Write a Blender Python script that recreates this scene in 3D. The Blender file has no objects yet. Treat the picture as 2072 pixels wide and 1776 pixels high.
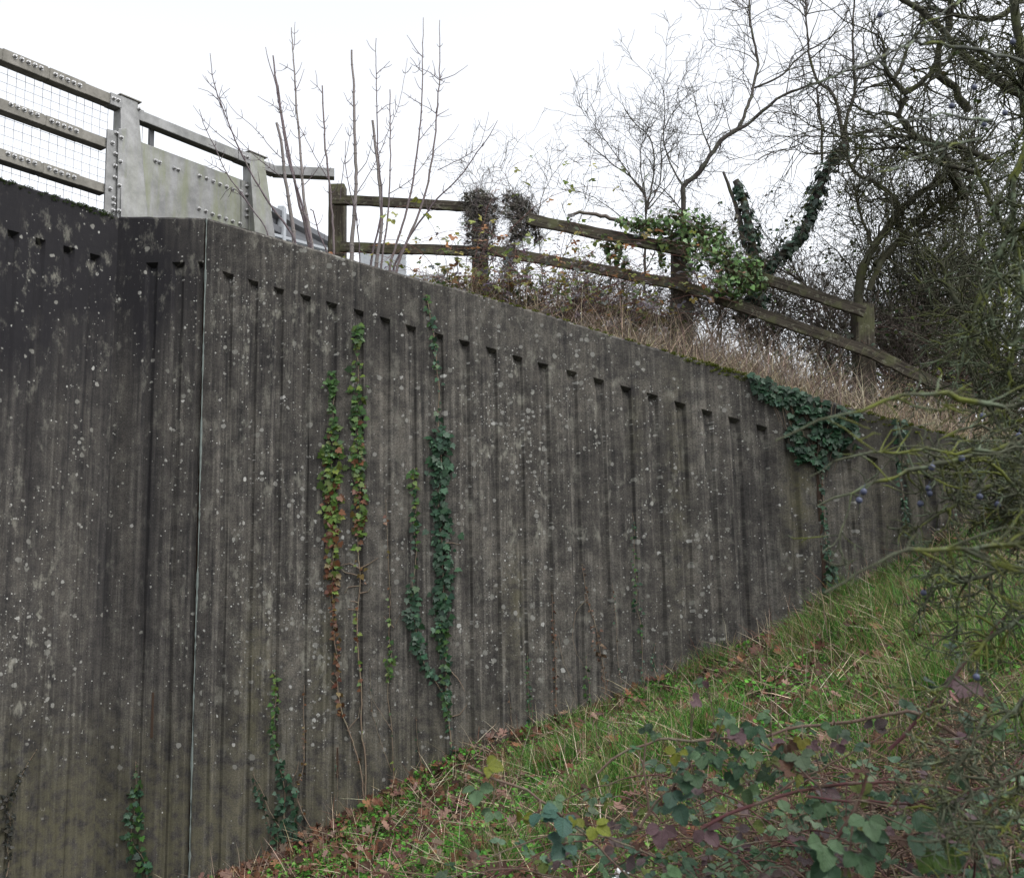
import bpy, math, random
import numpy as np
from mathutils import Matrix, Vector

# ------------------------------------------------------------------ camera, world, sun, exposure
SC = bpy.context.scene
COL = SC.collection
R_ = math.radians
EYE = Vector((0.0, 0.0, 1.6))
PITCH, ROLL = 8.5, -1.1
CAMROT = Matrix.Rotation(R_(90 + PITCH), 3, 'X') @ Matrix.Rotation(R_(ROLL), 3, 'Z')
cd = bpy.data.cameras.new('camera')
cd.sensor_fit = 'HORIZONTAL'; cd.sensor_width = 28.0; cd.lens = 28.0
cd.clip_start = 0.05; cd.clip_end = 3000
cd.dof.use_dof = True; cd.dof.focus_distance = 8.7; cd.dof.aperture_fstop = 6.3
cam = bpy.data.objects.new('camera', cd)
cam.matrix_world = Matrix.Translation(EYE) @ CAMROT.to_4x4()
COL.objects.link(cam); SC.camera = cam

SUN_EL, SUN_AZ = 55.0, 125.0          # sun behind thick cloud, behind the camera to the right
w = bpy.data.worlds.new('World'); SC.world = w; w.use_nodes = True
nt = w.node_tree; nt.nodes.clear()
out = nt.nodes.new('ShaderNodeOutputWorld'); bg = nt.nodes.new('ShaderNodeBackground')
sky = nt.nodes.new('ShaderNodeTexSky'); sky.sky_type = 'NISHITA'; sky.sun_disc = False
sky.sun_elevation = R_(SUN_EL); sky.sun_rotation = R_(SUN_AZ)
sky.air_density = 1.0; sky.dust_density = 3.0; sky.ozone_density = 1.0
hs = nt.nodes.new('ShaderNodeHueSaturation'); hs.inputs['Saturation'].default_value = 0.16
nt.links.new(sky.outputs[0], hs.inputs['Color']); nt.links.new(hs.outputs[0], bg.inputs['Color'])
bg.inputs['Strength'].default_value = 0.15
nt.links.new(bg.outputs[0], out.inputs['Surface'])
sd = bpy.data.lights.new('sun', 'SUN'); sd.energy = 0.6; sd.angle = R_(60); sd.color = (1, 0.97, 0.92)
sun = bpy.data.objects.new('sun', sd); COL.objects.link(sun)
az = R_(SUN_AZ)
sv = Vector((math.sin(az) * math.cos(R_(SUN_EL)), math.cos(az) * math.cos(R_(SUN_EL)), math.sin(R_(SUN_EL))))
sun.rotation_euler = sv.to_track_quat('Z', 'Y').to_euler(); sun.location = (0, 0, 30)
SC.view_settings.view_transform = 'Standard'; SC.view_settings.look = 'None'
SC.view_settings.gamma = 1.0; SC.view_settings.exposure = 1.35
SC.cycles.max_bounces = 5; SC.cycles.diffuse_bounces = 3; SC.cycles.transparent_max_bounces = 4

# ------------------------------------------------------------------ helpers
rng = np.random.default_rng(7)
random.seed(7)
CR = np.array(CAMROT); E = np.array(EYE)

def ray(x, y):
    """direction of the sight line at photo position x, y (photo taken as 2072 x 1776)"""
    return CR @ np.array([(x - 1036) / 2072.0, -(y - 888) / 2072.0, -1.0])
def at(x, y, Y):
    d = ray(x, y); return E + d * (Y / d[1])
def hit(x, y, p0, t):
    """meets the vertical plane through p0 with horizontal direction t"""
    n = np.array([-t[1], t[0], 0.0]); d = ray(x, y)
    return E + d * (np.dot(np.array(p0) - E, n) / np.dot(d, n))
def proj(P):
    P = np.atleast_2d(P); q = (P - E) @ CR
    return 1036 + 2072 * q[:, 0] / -q[:, 2], 888 - 2072 * q[:, 1] / -q[:, 2]

def woff(o):
    v = np.zeros(3)
    while o is not None: v += np.array(o.location); o = o.parent
    return v
class MB:
    def __init__(s): s.V = []; s.C = []; s.Q = []; s.T = []; s.U = []; s.n = 0
    def add(s, v, f, c=(1, 1, 1), uv=None):
        v = np.asarray(v, dtype=np.float64).reshape(-1, 3); f = np.asarray(f, dtype=np.int64)
        c = np.asarray(c, dtype=np.float64)
        if c.ndim == 1: c = np.broadcast_to(c, (len(v), 3))
        s.V.append(v); s.C.append(c); s.U.append(np.zeros((len(v), 2)) if uv is None else np.asarray(uv, dtype=np.float64))
        (s.Q if f.shape[1] == 4 else s.T).append(f + s.n); s.n += len(v)
    def build(s, name, mat=None, parent=None, smooth=True, local=False):
        me = bpy.data.meshes.new(name)
        V = np.concatenate(s.V); C = np.concatenate(s.C); U = np.concatenate(s.U)
        o = bpy.data.objects.new(name, me); COL.objects.link(o)
        if parent is not None:
            o.parent = parent
            V = V - woff(parent)
        Q = np.concatenate(s.Q) if s.Q else np.zeros((0, 4), int); T = np.concatenate(s.T) if s.T else np.zeros((0, 3), int)
        me.vertices.add(len(V)); me.vertices.foreach_set('co', V.astype(np.float32).ravel())
        nl = Q.size + T.size; me.loops.add(nl)
        li = np.concatenate([Q.ravel(), T.ravel()]).astype(np.int32)
        me.loops.foreach_set('vertex_index', li)
        me.polygons.add(len(Q) + len(T))
        st = np.concatenate([np.arange(len(Q)) * 4, Q.size + np.arange(len(T)) * 3]).astype(np.int32)
        me.polygons.foreach_set('loop_start', st)
        me.polygons.foreach_set('use_smooth', np.full(len(Q) + len(T), smooth))
        a = me.color_attributes.new('Col', 'FLOAT_COLOR', 'POINT')
        a.data.foreach_set('color', np.concatenate([C, np.ones((len(C), 1))], 1).astype(np.float32).ravel())
        uvl = me.uv_layers.new(name='UVMap'); uvl.data.foreach_set('uv', U[li].astype(np.float32).ravel())
        me.update(calc_edges=True); me.validate()
        if mat: me.materials.append(mat)
        return o

def thing(name, label, cat, loc=(0, 0, 0), group=None, kind=None):
    o = bpy.data.objects.new(name, None); COL.objects.link(o); o.location = tuple(float(a) for a in loc)
    o.empty_display_size = 0.1
    return tag(o, label, cat, group, kind)
def tag(o, label=None, cat=None, group=None, kind=None):
    if label: o['label'] = label
    if cat: o['category'] = cat
    if group: o['group'] = group
    if kind: o['kind'] = kind
    return o

def nrm(a): return a / np.maximum(np.linalg.norm(a, axis=-1, keepdims=True), 1e-9)
def tubes(mb, P, R, k=3, col=(1, 1, 1)):
    """N tubes at once: P (N,S,3), R (N,S)"""
    P = np.asarray(P, float); R = np.asarray(R, float)
    if P.ndim == 2: P = P[None]; R = R[None]
    N, S, _ = P.shape
    T = np.empty_like(P); T[:, 1:-1] = P[:, 2:] - P[:, :-2]; T[:, 0] = P[:, 1] - P[:, 0]; T[:, -1] = P[:, -1] - P[:, -2]
    T = nrm(T)
    m = nrm(P[:, -1] - P[:, 0]); ref = np.where(np.abs(m[:, 2:3]) > .75, np.array([[1., 0.15, 0]]), np.array([[0, 0.1, 1.]]))
    u = nrm(np.cross(T, ref[:, None, :])); v = np.cross(T, u)
    a = np.arange(k) * 2 * math.pi / k
    off = u[:, :, None, :] * np.cos(a)[None, None, :, None] + v[:, :, None, :] * np.sin(a)[None, None, :, None]
    V = P[:, :, None, :] + off * R[:, :, None, None]
    i = (np.arange(N)[:, None, None] * S + np.arange(S - 1)[None, :, None]) * k; j = np.arange(k)[None, None, :]; j2 = (j + 1) % k
    F = np.stack([i + j, i + j2, i + k + j2, i + k + j], -1).reshape(-1, 4)
    col = np.asarray(col, float)
    if col.ndim == 2: c = np.repeat(col, S * k, 0)
    elif col.ndim == 3: c = np.repeat(col.reshape(-1, 3), k, 0)
    else: c = col
    mb.add(V.reshape(-1, 3), F, c)

def smooth_path(pts, rad, step=0.06, jit=0.0):
    """Catmull-Rom through the points, resampled"""
    P = np.asarray(pts, float); Rr = np.asarray(rad, float)
    if len(Rr) == 2 and len(P) > 2: 
        L = np.r_[0, np.cumsum(np.linalg.norm(np.diff(P, axis=0), axis=1))]; Rr = Rr[0] + (Rr[1] - Rr[0]) * L / L[-1]
    Q = np.vstack([2 * P[0] - P[1], P, 2 * P[-1] - P[-2]]); op = []; orr = []
    for i in range(len(P) - 1):
        n = max(1, int(np.linalg.norm(P[i + 1] - P[i]) / step)); t = (np.arange(n) / n)[:, None]
        a, b, c, d = Q[i], Q[i + 1], Q[i + 2], Q[i + 3]
        op.append(.5 * ((2 * b) + (-a + c) * t + (2 * a - 5 * b + 4 * c - d) * t ** 2 + (-a + 3 * b - 3 * c + d) * t ** 3))
        orr.append((Rr[i] + (Rr[i + 1] - Rr[i]) * t[:, 0]))
    op.append(P[-1:]); orr.append(Rr[-1:])
    P = np.concatenate(op); Rr = np.concatenate(orr)
    if jit: P[1:-1] += rng.normal(0, jit, P[1:-1].shape)
    return P, Rr
def tube(mb, pts, rad, k=6, col=(1, 1, 1), step=0.06, jit=0.0, knob=0.0):
    P, Rr = smooth_path(pts, rad, step, jit)
    if knob: Rr = Rr * (1 + rng.uniform(-knob, knob, len(Rr)))
    c = np.asarray(col, float)
    tubes(mb, P, Rr, k, c if c.ndim == 1 else c[None])
    return P, Rr

def sample_on(paths, n, tmin=0.0, bias=1.0):
    """random points on a list of (P, R) polylines, weighted by length"""
    A = np.concatenate([p[:-1] for p, r in paths]); B = np.concatenate([p[1:] for p, r in paths])
    ra = np.concatenate([r[:-1] for p, r in paths]); rb = np.concatenate([r[1:] for p, r in paths])
    fr = np.concatenate([np.linspace(0, 1, len(p))[:-1] for p, r in paths])
    L = np.linalg.norm(B - A, axis=1); wgt = L * (fr >= tmin) * (0.3 + fr) ** bias
    idx = rng.choice(len(A), n, p=wgt / wgt.sum()); t = rng.random(n)
    return A[idx] + (B[idx] - A[idx]) * t[:, None], nrm(B[idx] - A[idx]), ra[idx] + (rb[idx] - ra[idx]) * t
def aslist(P, R): return [(P[i], R[i]) for i in range(len(P))]
def twig_level(paths, n, lmin, lmax, a0=25, a1=70, rmax=.01, rmin=.0012, segs=5, wander=.25, up=0.0, tmin=.1, bias=1.0, pull=None):
    pos, tan, r = sample_on(paths, n, tmin, bias)
    perp = nrm(np.cross(tan, rng.normal(size=(n, 3)))); a = np.radians(rng.uniform(a0, a1, n))[:, None]
    d = nrm(tan * np.cos(a) + perp * np.sin(a) + np.array([0, 0, up]))
    if pull is not None: d = nrm(d + np.asarray(pull))
    L = rng.uniform(lmin, lmax, n) * (0.6 + 0.6 * rng.random(n)); P = [pos]; 
    for i in range(segs):
        P.append(P[-1] + d * (L / segs)[:, None]); d = nrm(d + rng.normal(0, wander, (n, 3)) + np.array([0, 0, up * .25]))
    P = np.stack(P, 1); r0 = np.clip(r * .65, rmin * 1.3, rmax)
    t = np.linspace(0, 1, segs + 1)[None]
    return P, r0[:, None] * (1 - t) + rmin * t

# leaf templates: (verts, tris, uv)
def fan(outline, zf=None, centre=(0, .35)):
    o = np.array(outline, float); n = len(o); v = np.vstack([[centre], o]); z = np.zeros(n + 1) if zf is None else np.array([zf(*q) for q in v])
    V = np.c_[v, z]; T = np.array([[0, 1 + i, 1 + (i + 1) % n] for i in range(n)])
    return V, T, v + np.array([.5, 0])
def mirror(half): return half + [(-x, y) for x, y in reversed(half) if abs(x) > 1e-6]
IVY = fan(mirror([(0, 0.02), (.16, -.1), (.38, -.02), (.52, .18), (.34, .3), (.5, .52), (.24, .58), (.12, .82), (0, 1.0)]), lambda x, y: .16 * abs(x) - .35 * x * x - .1 * (y - .4) ** 2)
IVY2 = fan(mirror([(0, 0.0), (.22, -.08), (.42, .1), (.36, .38), (.2, .66), (0, 1.0)]), lambda x, y: .2 * abs(x) - .4 * x * x)
def _ser(n=9):
    h = []
    for i in range(n + 1):
        t = i / n; x = .40 * math.sin(math.pi * min(1, t) ** .82) ** .85
        h.append((x if 0 < i < n else 0, t))
        if 0 < i < n: h.append((x * .9 - .0, t + .35 / n))
    return h
def ovate(width=.42, n=8, fold=.22, curl=.35):
    """broad toothed leaflet, rows of five vertices so that it can fold and droop"""
    V = []; U = []
    for i in range(n + 1):
        t = i / n; wv = width * max(0.0, math.sin(math.pi * t ** .8)) ** .8
        tooth = 1 + (.07 if i % 2 else -.05)
        for s in (-1, -.5, 0, .5, 1):
            x = s * wv * (tooth if abs(s) == 1 else 1)
            V.append((x, t + (.03 if abs(s) == 1 else 0) * math.sin(math.pi * t), fold * abs(x) - curl * (t - .3) ** 2 * .6 + .025 * math.sin(i * 2.4) * abs(s))); U.append((x + .5, t))
    T = []
    for i in range(n):
        for j in range(4):
            a = i * 5 + j; T += [(a, a + 1, a + 6), (a, a + 6, a + 5)]
    return np.array(V), np.array(T), np.array(U)
OVATE = ovate(); OVATE_S = ovate(.40, 3, .2, .3)
ROUND = fan(mirror([(0, 0), (.28, .05), (.48, .35), (.42, .7), (.2, .95), (0, .9)]), lambda x, y: .15 * abs(x) - .2 * (y - .4) ** 2, (0, .45))
MAPLE = fan(mirror([(0, 0), (.12, -.06), (.34, .0), (.2, .12), (.6, .3), (.42, .36), (.55, .6), (.24, .52), (.2, .7), (.28, .8), (.12, .82), (0, 1.0)]), lambda x, y: .5 * x * x - .5 * abs(x) * (y > .3) * .4 + .3 * (y - .4) ** 2)
OAK = fan(mirror([(0, 0), (.1, .1), (.2, .25), (.12, .35), (.28, .5), (.16, .62), (.24, .78), (.1, .95), (0, 1)]), lambda x, y: .6 * x * x + .25 * (y - .5) ** 2)

def leaves(mb, tpl, pos, nor, tip, size, col, zvar=.8):
    """copies of a leaf template: nor = face normal, tip = way the leaf points"""
    V, T, U = tpl; n = len(pos)
    if n == 0: return
    nor = nrm(np.broadcast_to(nor, (n, 3)).astype(float)); tip = np.broadcast_to(tip, (n, 3)).astype(float)
    tip = nrm(tip - nor * np.sum(tip * nor, -1, keepdims=True)); side = np.cross(tip, nor)
    size = np.broadcast_to(size, (n,)); zs = rng.uniform(1 - zvar, 1 + zvar, n); xs = rng.uniform(.82, 1.1, n)
    P = (pos[:, None] + side[:, None] * (V[None, :, 0:1] * (size * xs)[:, None, None]) + tip[:, None] * (V[None, :, 1:2] * size[:, None, None])
         + nor[:, None] * (V[None, :, 2:3] * (size * zs)[:, None, None]))
    F = (T[None] + (np.arange(n) * len(V))[:, None, None]).reshape(-1, 3)
    mb.add(P.reshape(-1, 3), F, np.repeat(np.broadcast_to(col, (n, 3)), len(V), 0), np.tile(U, (n, 1)))
def pick(cols, n, var=.18, p=None):
    c = np.array(cols, float)[rng.choice(len(cols), n, p=p)]
    return np.clip(c * (1 + rng.normal(0, var, (n, 1))) * (1 + rng.normal(0, var * .3, (n, 3))), .003, .9)

def bx(x0, x1, y0, y1, z0, z1):
    v = [(x, y, z) for z in (z0, z1) for y in (y0, y1) for x in (x0, x1)]
    return np.array(v, float), np.array([(0, 2, 3, 1), (4, 5, 7, 6), (0, 1, 5, 4), (2, 6, 7, 3), (0, 4, 6, 2), (1, 3, 7, 5)])
def bevel(o, wd=.004, seg=2):
    m = o.modifiers.new('bevel', 'BEVEL'); m.width = wd; m.segments = seg; m.limit_method = 'ANGLE'; return o

# ------------------------------------------------------------------ materials
class NT:
    def __init__(s, name):
        s.m = bpy.data.materials.new(name); s.m.use_nodes = True; s.t = s.m.node_tree; s.t.nodes.clear()
        s.out = s.t.nodes.new('ShaderNodeOutputMaterial'); s.b = s.t.nodes.new('ShaderNodeBsdfPrincipled')
        s.t.links.new(s.b.outputs[0], s.out.inputs[0])
    def n(s, typ, **kw):
        nd = s.t.nodes.new('ShaderNode' + typ)
        for k, v in kw.items(): setattr(nd, k, v)
        return nd
    def L(s, a, b): s.t.links.new(a, b)
    def put(s, inp, v):
        if hasattr(v, 'links') or hasattr(v, 'is_linked'): s.L(v, inp)
        else: inp.default_value = v if not (isinstance(v, tuple) and len(v) == 3 and inp.type == 'RGBA') else (*v, 1)
    def math(s, op, a, b=0.0, c=0.0, clamp=False):
        nd = s.n('Math', operation=op, use_clamp=bool(clamp)); s.put(nd.inputs[0], a); s.put(nd.inputs[1], b)
        if op in ('MULTIPLY_ADD',): s.put(nd.inputs[2], c)
        return nd.outputs[0]
    def mix(s, f, a, b, mode='MIX'):
        nd = s.n('Mix', data_type='RGBA', blend_type=mode); s.put(nd.inputs[0], f); s.put(nd.inputs[6], a); s.put(nd.inputs[7], b); return nd.outputs[2]
    def co(s, kind='Object', scale=(1, 1, 1), loc=(0, 0, 0)):
        t = s.n('TexCoord'); m = s.n('Mapping'); m.inputs['Scale'].default_value = scale; m.inputs['Location'].default_value = loc
        s.L(t.outputs[kind], m.inputs[0]); return m.outputs[0]
    def noise(s, vec, scale=5, detail=4, rough=.55, dist=0.0):
        nd = s.n('TexNoise'); s.L(vec, nd.inputs['Vector']); nd.inputs['Scale'].default_value = scale; nd.inputs['Detail'].default_value = detail
        nd.inputs['Roughness'].default_value = rough; nd.inputs['Distortion'].default_value = dist; return nd.outputs['Fac']
    def ramp(s, f, a, b, lo=0.0, hi=1.0):
        nd = s.n('MapRange'); nd.interpolation_type = 'SMOOTHSTEP'; s.L(f, nd.inputs[0]) if hasattr(f, 'links') or hasattr(f, 'is_linked') else None
        for i, v in enumerate((a, b, lo, hi)): s.put(nd.inputs[1 + i], v)
        return nd.outputs[0]
    def col(s):
        nd = s.n('Attribute', attribute_name='Col'); return nd
    def bump(s, h, strength=.3, dist=.01, prev=None):
        nd = s.n('Bump'); nd.inputs['Strength'].default_value = strength; nd.inputs['Distance'].default_value = dist; s.L(h, nd.inputs['Height'])
        if prev is not None: s.L(prev, nd.inputs['Normal'])
        return nd.outputs[0]
    def fin(s, color, rough=.8, normal=None, metal=0.0, spec=.5):
        s.put(s.b.inputs['Base Color'], color); s.put(s.b.inputs['Roughness'], rough); s.put(s.b.inputs['Metallic'], metal)
        s.b.inputs['Specular IOR Level'].default_value = spec
        if normal is not None: s.L(normal, s.b.inputs['Normal'])
        return s.m

def leaf_mat(name, rough=.45, trans=.3, veins=False, spec=.5):
    s = NT(name); c = s.col().outputs['Color']; o = s.co('Object')
    n = s.noise(o, 60, 3); c2 = s.mix(1.0, c, s.mix(n, (.62, .62, .62), (1.35, 1.35, 1.3)), 'MULTIPLY')
    bp = s.bump(s.noise(o, 90, 2), .25, .004)
    if veins:
        uv = s.co('UV'); sep = s.n('SeparateXYZ'); s.L(uv, sep.inputs[0])
        ax = s.math('ABSOLUTE', s.math('SUBTRACT', sep.outputs[0], .5))
        w_ = s.math('SINE', s.math('MULTIPLY', s.math('SUBTRACT', sep.outputs[1], ax), 46.0))
        v = s.ramp(w_, .55, 1.0); mid = s.ramp(ax, .0, .03, 1.0, 0.0); vv = s.math('MAXIMUM', v, mid)
        c2 = s.mix(s.math('MULTIPLY', vv, .22), c2, (.07, .1, .045)); bp = s.bump(s.math('MULTIPLY', vv, -1.0), .5, .003, bp)
    s.fin(c2, rough, bp, 0, spec)
    tr = s.n('BsdfTranslucent'); s.L(c2, tr.inputs[0]); mx = s.n('MixShader'); mx.inputs[0].default_value = trans
    s.L(s.b.outputs[0], mx.inputs[1]); s.L(tr.outputs[0], mx.inputs[2]); s.L(mx.outputs[0], s.out.inputs[0])
    return s.m
def bark_mat(name, lichen=(.2, .25, .16), moss=(.07, .09, .02), lam=.5, mam=.5, scale=14):
    s = NT(name); c = s.col().outputs['Color']; o = s.co('Object')
    n1 = s.noise(o, scale, 4); n2 = s.noise(o, scale * .6, 3, .5); n3 = s.noise(o, 120, 2)
    c2 = s.mix(s.math('MULTIPLY', s.ramp(n1, .5, .62), lam), c, lichen)
    c2 = s.mix(s.math('MULTIPLY', s.ramp(n2, .5, .66), mam), c2, moss)
    c2 = s.mix(1.0, c2, s.mix(n3, (.6, .6, .6), (1.4, 1.4, 1.4)), 'MULTIPLY')
    return s.fin(c2, .9, s.bump(n1, .6, .006), 0, .25)

M = {}
M['ivy'] = leaf_mat('ivy leaves', .45, .12, spec=.28)
M['bank_leaf'] = leaf_mat('sunlit leaves', .5, .45)
M['bramble'] = leaf_mat('bramble leaves', .45, .08, True, .16)
M['grass'] = leaf_mat('grass blades', .55, .35, spec=.2)
M['straw'] = leaf_mat('dead straw', .8, .15, spec=.2)
M['litter'] = leaf_mat('dead leaves', .65, .12, spec=.15)
M['twig'] = bark_mat('twig bark', lam=.2, mam=.1)
M['mossy'] = bark_mat('mossy bark', (.08, .09, .06), (.055, .065, .012), .35, .6, 9)
M['lichen'] = bark_mat('lichened bark', (.12, .155, .1), (.1, .115, .016), .6, .8, 22)
M['sapling'] = bark_mat('sapling bark', (.19, .175, .18), (.12, .13, .08), .3, .2)

def concrete():
    s = NT('weathered board marked concrete'); a = s.col(); sp = s.n('SeparateColor'); s.L(a.outputs['Color'], sp.inputs[0])
    dark, green, lich = sp.outputs[0], sp.outputs[1], sp.outputs[2]
    uv = s.co('UV'); st = s.co('UV', (9, .45, 1)); st2 = s.co('UV', (26, .9, 1), (3, 1, 0))
    big = s.noise(uv, 1.4, 5, .6); med = s.noise(uv, 9, 5, .65); fine = s.noise(uv, 70, 3, .7); grit = s.noise(uv, 130, 4, .8)
    streak = s.noise(st, 1, 5, .6, .3); streak2 = s.noise(st2, 1, 4, .6)
    c = s.mix(s.ramp(big, .35, .65), (.04, .0375, .035), (.086, .08, .071))
    c = s.mix(s.ramp(streak, .36, .68), c, s.mix(s.ramp(streak2, .3, .7), (.021, .0205, .021), (.125, .117, .104)))
    c = s.mix(s.math('MULTIPLY', s.ramp(streak2, .5, .75), .5), c, (.15, .145, .133))
    c = s.mix(1.0, c, s.mix(s.ramp(med, .3, .7), (.58, .58, .6), (1.34, 1.32, 1.28)), 'MULTIPLY')
    c = s.mix(1.0, c, s.mix(s.ramp(fine, .25, .75), (.6, .6, .6), (1.4, 1.4, 1.4)), 'MULTIPLY')
    c = s.mix(1.0, c, s.mix(s.ramp(grit, .3, .7), (.7, .7, .7), (1.3, 1.3, 1.28)), 'MULTIPLY')
    # black algae staining
    dk = s.math('MULTIPLY', dark, s.ramp(s.math('ADD', s.math('MULTIPLY', streak, .6), s.math('MULTIPLY', med, .5)), .33, .62, .55, 1.0), clamp=True)
    c = s.mix(dk, c, s.mix(med, (.007, .007, .009), (.017, .016, .018)))
    c = s.mix(s.math('MULTIPLY', green, s.ramp(med, .35, .6)), c, (.075, .07, .034))
    # rust washes out of a reinforcement bar
    # round lichens in three sizes
    def spots(scale, r0, r1, dens, seed):
        wv = s.n('Mapping'); s.L(uv, wv.inputs[0]); wv.inputs['Location'].default_value = (seed, seed * .7, 0)
        nz = s.n('TexNoise'); s.L(wv.outputs[0], nz.inputs['Vector']); nz.inputs['Scale'].default_value = scale * 2.2; nz.inputs['Detail'].default_value = 3
        mv = s.n('Mix', data_type='VECTOR'); mv.inputs[0].default_value = .05 * 8 / scale; s.L(wv.outputs[0], mv.inputs[4]); s.L(nz.outputs['Color'], mv.inputs[5])
        v = s.n('TexVoronoi'); s.L(mv.outputs[1], v.inputs['Vector']); v.inputs['Scale'].default_value = scale; v.inputs['Randomness'].default_value = 1.0
        rs = s.n('SeparateColor'); s.L(v.outputs['Color'], rs.inputs[0])
        rad = s.math('MULTIPLY_ADD', s.math('POWER', rs.outputs[1], 2.2), r1 - r0, r0)
        on = s.math('LESS_THAN', rs.outputs[0], dens)
        body = s.ramp(s.math('ADD', s.math('SUBTRACT', v.outputs['Distance'], rad), s.math('MULTIPLY', s.math('SUBTRACT', med, .5), .35)), -.09, .03, 1, 0)
        return s.math('MULTIPLY', on, body), rs.outputs[2]
    zone = s.ramp(s.noise(s.co('UV', (2.2, .9, 1)), 1.3, 5, .65), .42, .6)
    ld = s.math('MULTIPLY', s.math('MULTIPLY', lich, s.math('MULTIPLY_ADD', dark, -.6, 1.0, True)), s.math('MULTIPLY_ADD', zone, 1.05, .28))
    m1, v1 = spots(14, .06, .38, s.math('MULTIPLY', ld, .55), 3.1)
    m2, v2 = spots(22, .1, .5, s.math('MULTIPLY', ld, .5), 11.3)
    m3, v3 = spots(52, .12, .46, s.math('MULTIPLY', ld, .42), 5.7)
    lc = s.mix(v1, (.15, .148, .133), (.3, .3, .275)); lc = s.mix(1.0, lc, s.mix(fine, (.65, .65, .65), (1.25, 1.25, 1.25)), 'MULTIPLY')
    c = s.mix(s.math('MULTIPLY', m1, .78), c, lc)
    c = s.mix(s.math('MULTIPLY', m2, .8), c, s.mix(v2, (.15, .148, .133), (.38, .38, .36)))
    c = s.mix(s.math('MULTIPLY', m3, .9), c, s.mix(v3, (.17, .168, .155), (.45, .45, .43)))
    # blurred pale crusts
    cr = s.math('MULTIPLY', s.ramp(s.noise(s.co('UV', (1.5, .75, 1)), 5.5, 7, .72), .53, .68), s.math('MULTIPLY', lich, .75)); c = s.mix(cr, c, (.2, .195, .165))
    # air holes
    ph = s.n('TexVoronoi'); s.L(uv, ph.inputs['Vector']); ph.inputs['Scale'].default_value = 26
    pc = s.n('SeparateColor'); s.L(ph.outputs['Color'], pc.inputs[0])
    hole = s.math('MULTIPLY', s.math('LESS_THAN', ph.outputs['Distance'], s.math('MULTIPLY', pc.outputs[1], .16)), s.math('LESS_THAN', pc.outputs[0], .25))
    c = s.mix(s.math('MULTIPLY', hole, .8), c, (.012, .012, .012))
    h = s.math('ADD', s.math('MULTIPLY', fine, .5), s.math('ADD', s.math('MULTIPLY', grit, .08), s.math('MULTIPLY', streak2, .8)))
    h = s.math('SUBTRACT', h, hole)
    return s.fin(c, .93, s.bump(h, .5, .006), 0, .25)
M['concrete'] = concrete()

def galv():
    s = NT('weathered galvanised steel'); o = s.co('Object'); n = s.noise(o, 7, 5, .65); f = s.noise(o, 90, 2); g = s.noise(s.co('Object', (6, 6, .8)), 1, 5, .7)
    c = s.mix(s.ramp(n, .3, .7), (.14, .142, .142), (.225, .227, .227)); c = s.mix(1.0, c, s.mix(f, (.82, .82, .82), (1.15, 1.15, 1.15)), 'MULTIPLY')
    c = s.mix(s.math('MULTIPLY', s.ramp(g, .42, .68), s.math('MULTIPLY', s.col().outputs['Fac'], .75)), c, (.15, .165, .095))
    return s.fin(c, s.ramp(n, .3, .7, .6, .45), s.bump(f, .15, .002), .3)
M['galv'] = galv()
def galv_dirty():
    s = NT('grimy algae streaked steel'); o = s.co('Object'); n = s.noise(o, 9, 5, .7); f = s.noise(o, 70, 3)
    c = s.mix(s.ramp(n, .3, .72), (.11, .105, .09), (.2, .19, .17)); c = s.mix(s.math('MULTIPLY', s.ramp(f, .55, .8), .35), c, (.14, .125, .1))
    return s.fin(c, .75, s.bump(f, .2, .002), .1)
M['grimy'] = galv_dirty()
def plain(name, col, rough=.6, metal=0.0, scale=30, var=.3):
    s = NT(name); n = s.noise(s.co('Object'), scale, 4, .6); c = s.mix(n, tuple(a * (1 - var) for a in col), tuple(min(1, a * (1 + var)) for a in col))
    return s.fin(c, rough, s.bump(n, .15, .003), metal)
M['bolt'] = plain('zinc bolt', (.34, .34, .34), .35, .8)
M['darksteel'] = plain('dark steel barrier', (.06, .063, .07), .5, .3)
M['greysteel'] = plain('grey steel', (.3, .32, .34), .5, .3)
M['wire'] = plain('mesh wire', (.35, .36, .38), .5, .3)
M['seal'] = plain('joint sealant', (.11, .13, .122), .8, 0, 25, .6)
M['rust'] = plain('rust stain', (.034, .019, .011), .95, 0, 40, .5)
M['sloe'] = plain('sloe bloom', (.045, .055, .1), .6, 0, 90, .4)
M['berry'] = plain('dark berry', (.012, .01, .014), .3)
M['scrap'] = plain('white plastic scrap', (.8, .8, .82), .4, 0, 20, .1)
M['asphalt'] = plain('asphalt', (.05, .05, .052), .9, 0, 60, .4)
def wood():
    s = NT('weathered fence timber'); gr = s.noise(s.co('Object', (1.2, 26, 26)), 2.2, 5, .65, .4); n = s.noise(s.co('Object'), 6, 4)
    c = s.mix(s.ramp(gr, .3, .72), (.018, .015, .012), (.078, .067, .052)); c = s.mix(s.math('MULTIPLY', s.ramp(n, .48, .68), .75), c, (.085, .09, .045))
    c = s.mix(s.math('MULTIPLY', s.ramp(s.noise(s.co('Object'), 28, 3), .58, .68), .4), c, (.2, .2, .15))
    return s.fin(c, .9, s.bump(gr, .6, .008), 0, .2)
M['wood'] = wood()
M['darkwood'] = plain('dark wet post timber', (.035, .028, .021), .9, 0, 14, .6)
def soil():
    s = NT('damp soil and moss'); o = s.co('Object'); n = s.noise(o, 5, 6, .7); f = s.noise(o, 40, 4, .7)
    c = s.mix(s.ramp(n, .4, .6), (.03, .022, .014), (.05, .06, .018)); c = s.mix(s.ramp(f, .45, .7), c, (.075, .055, .032))
    return s.fin(c, .95, s.bump(f, .8, .03), 0, .2)
M['soil'] = soil()
M['moss'] = leaf_mat('moss tufts', .9, .1, spec=.1)
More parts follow.
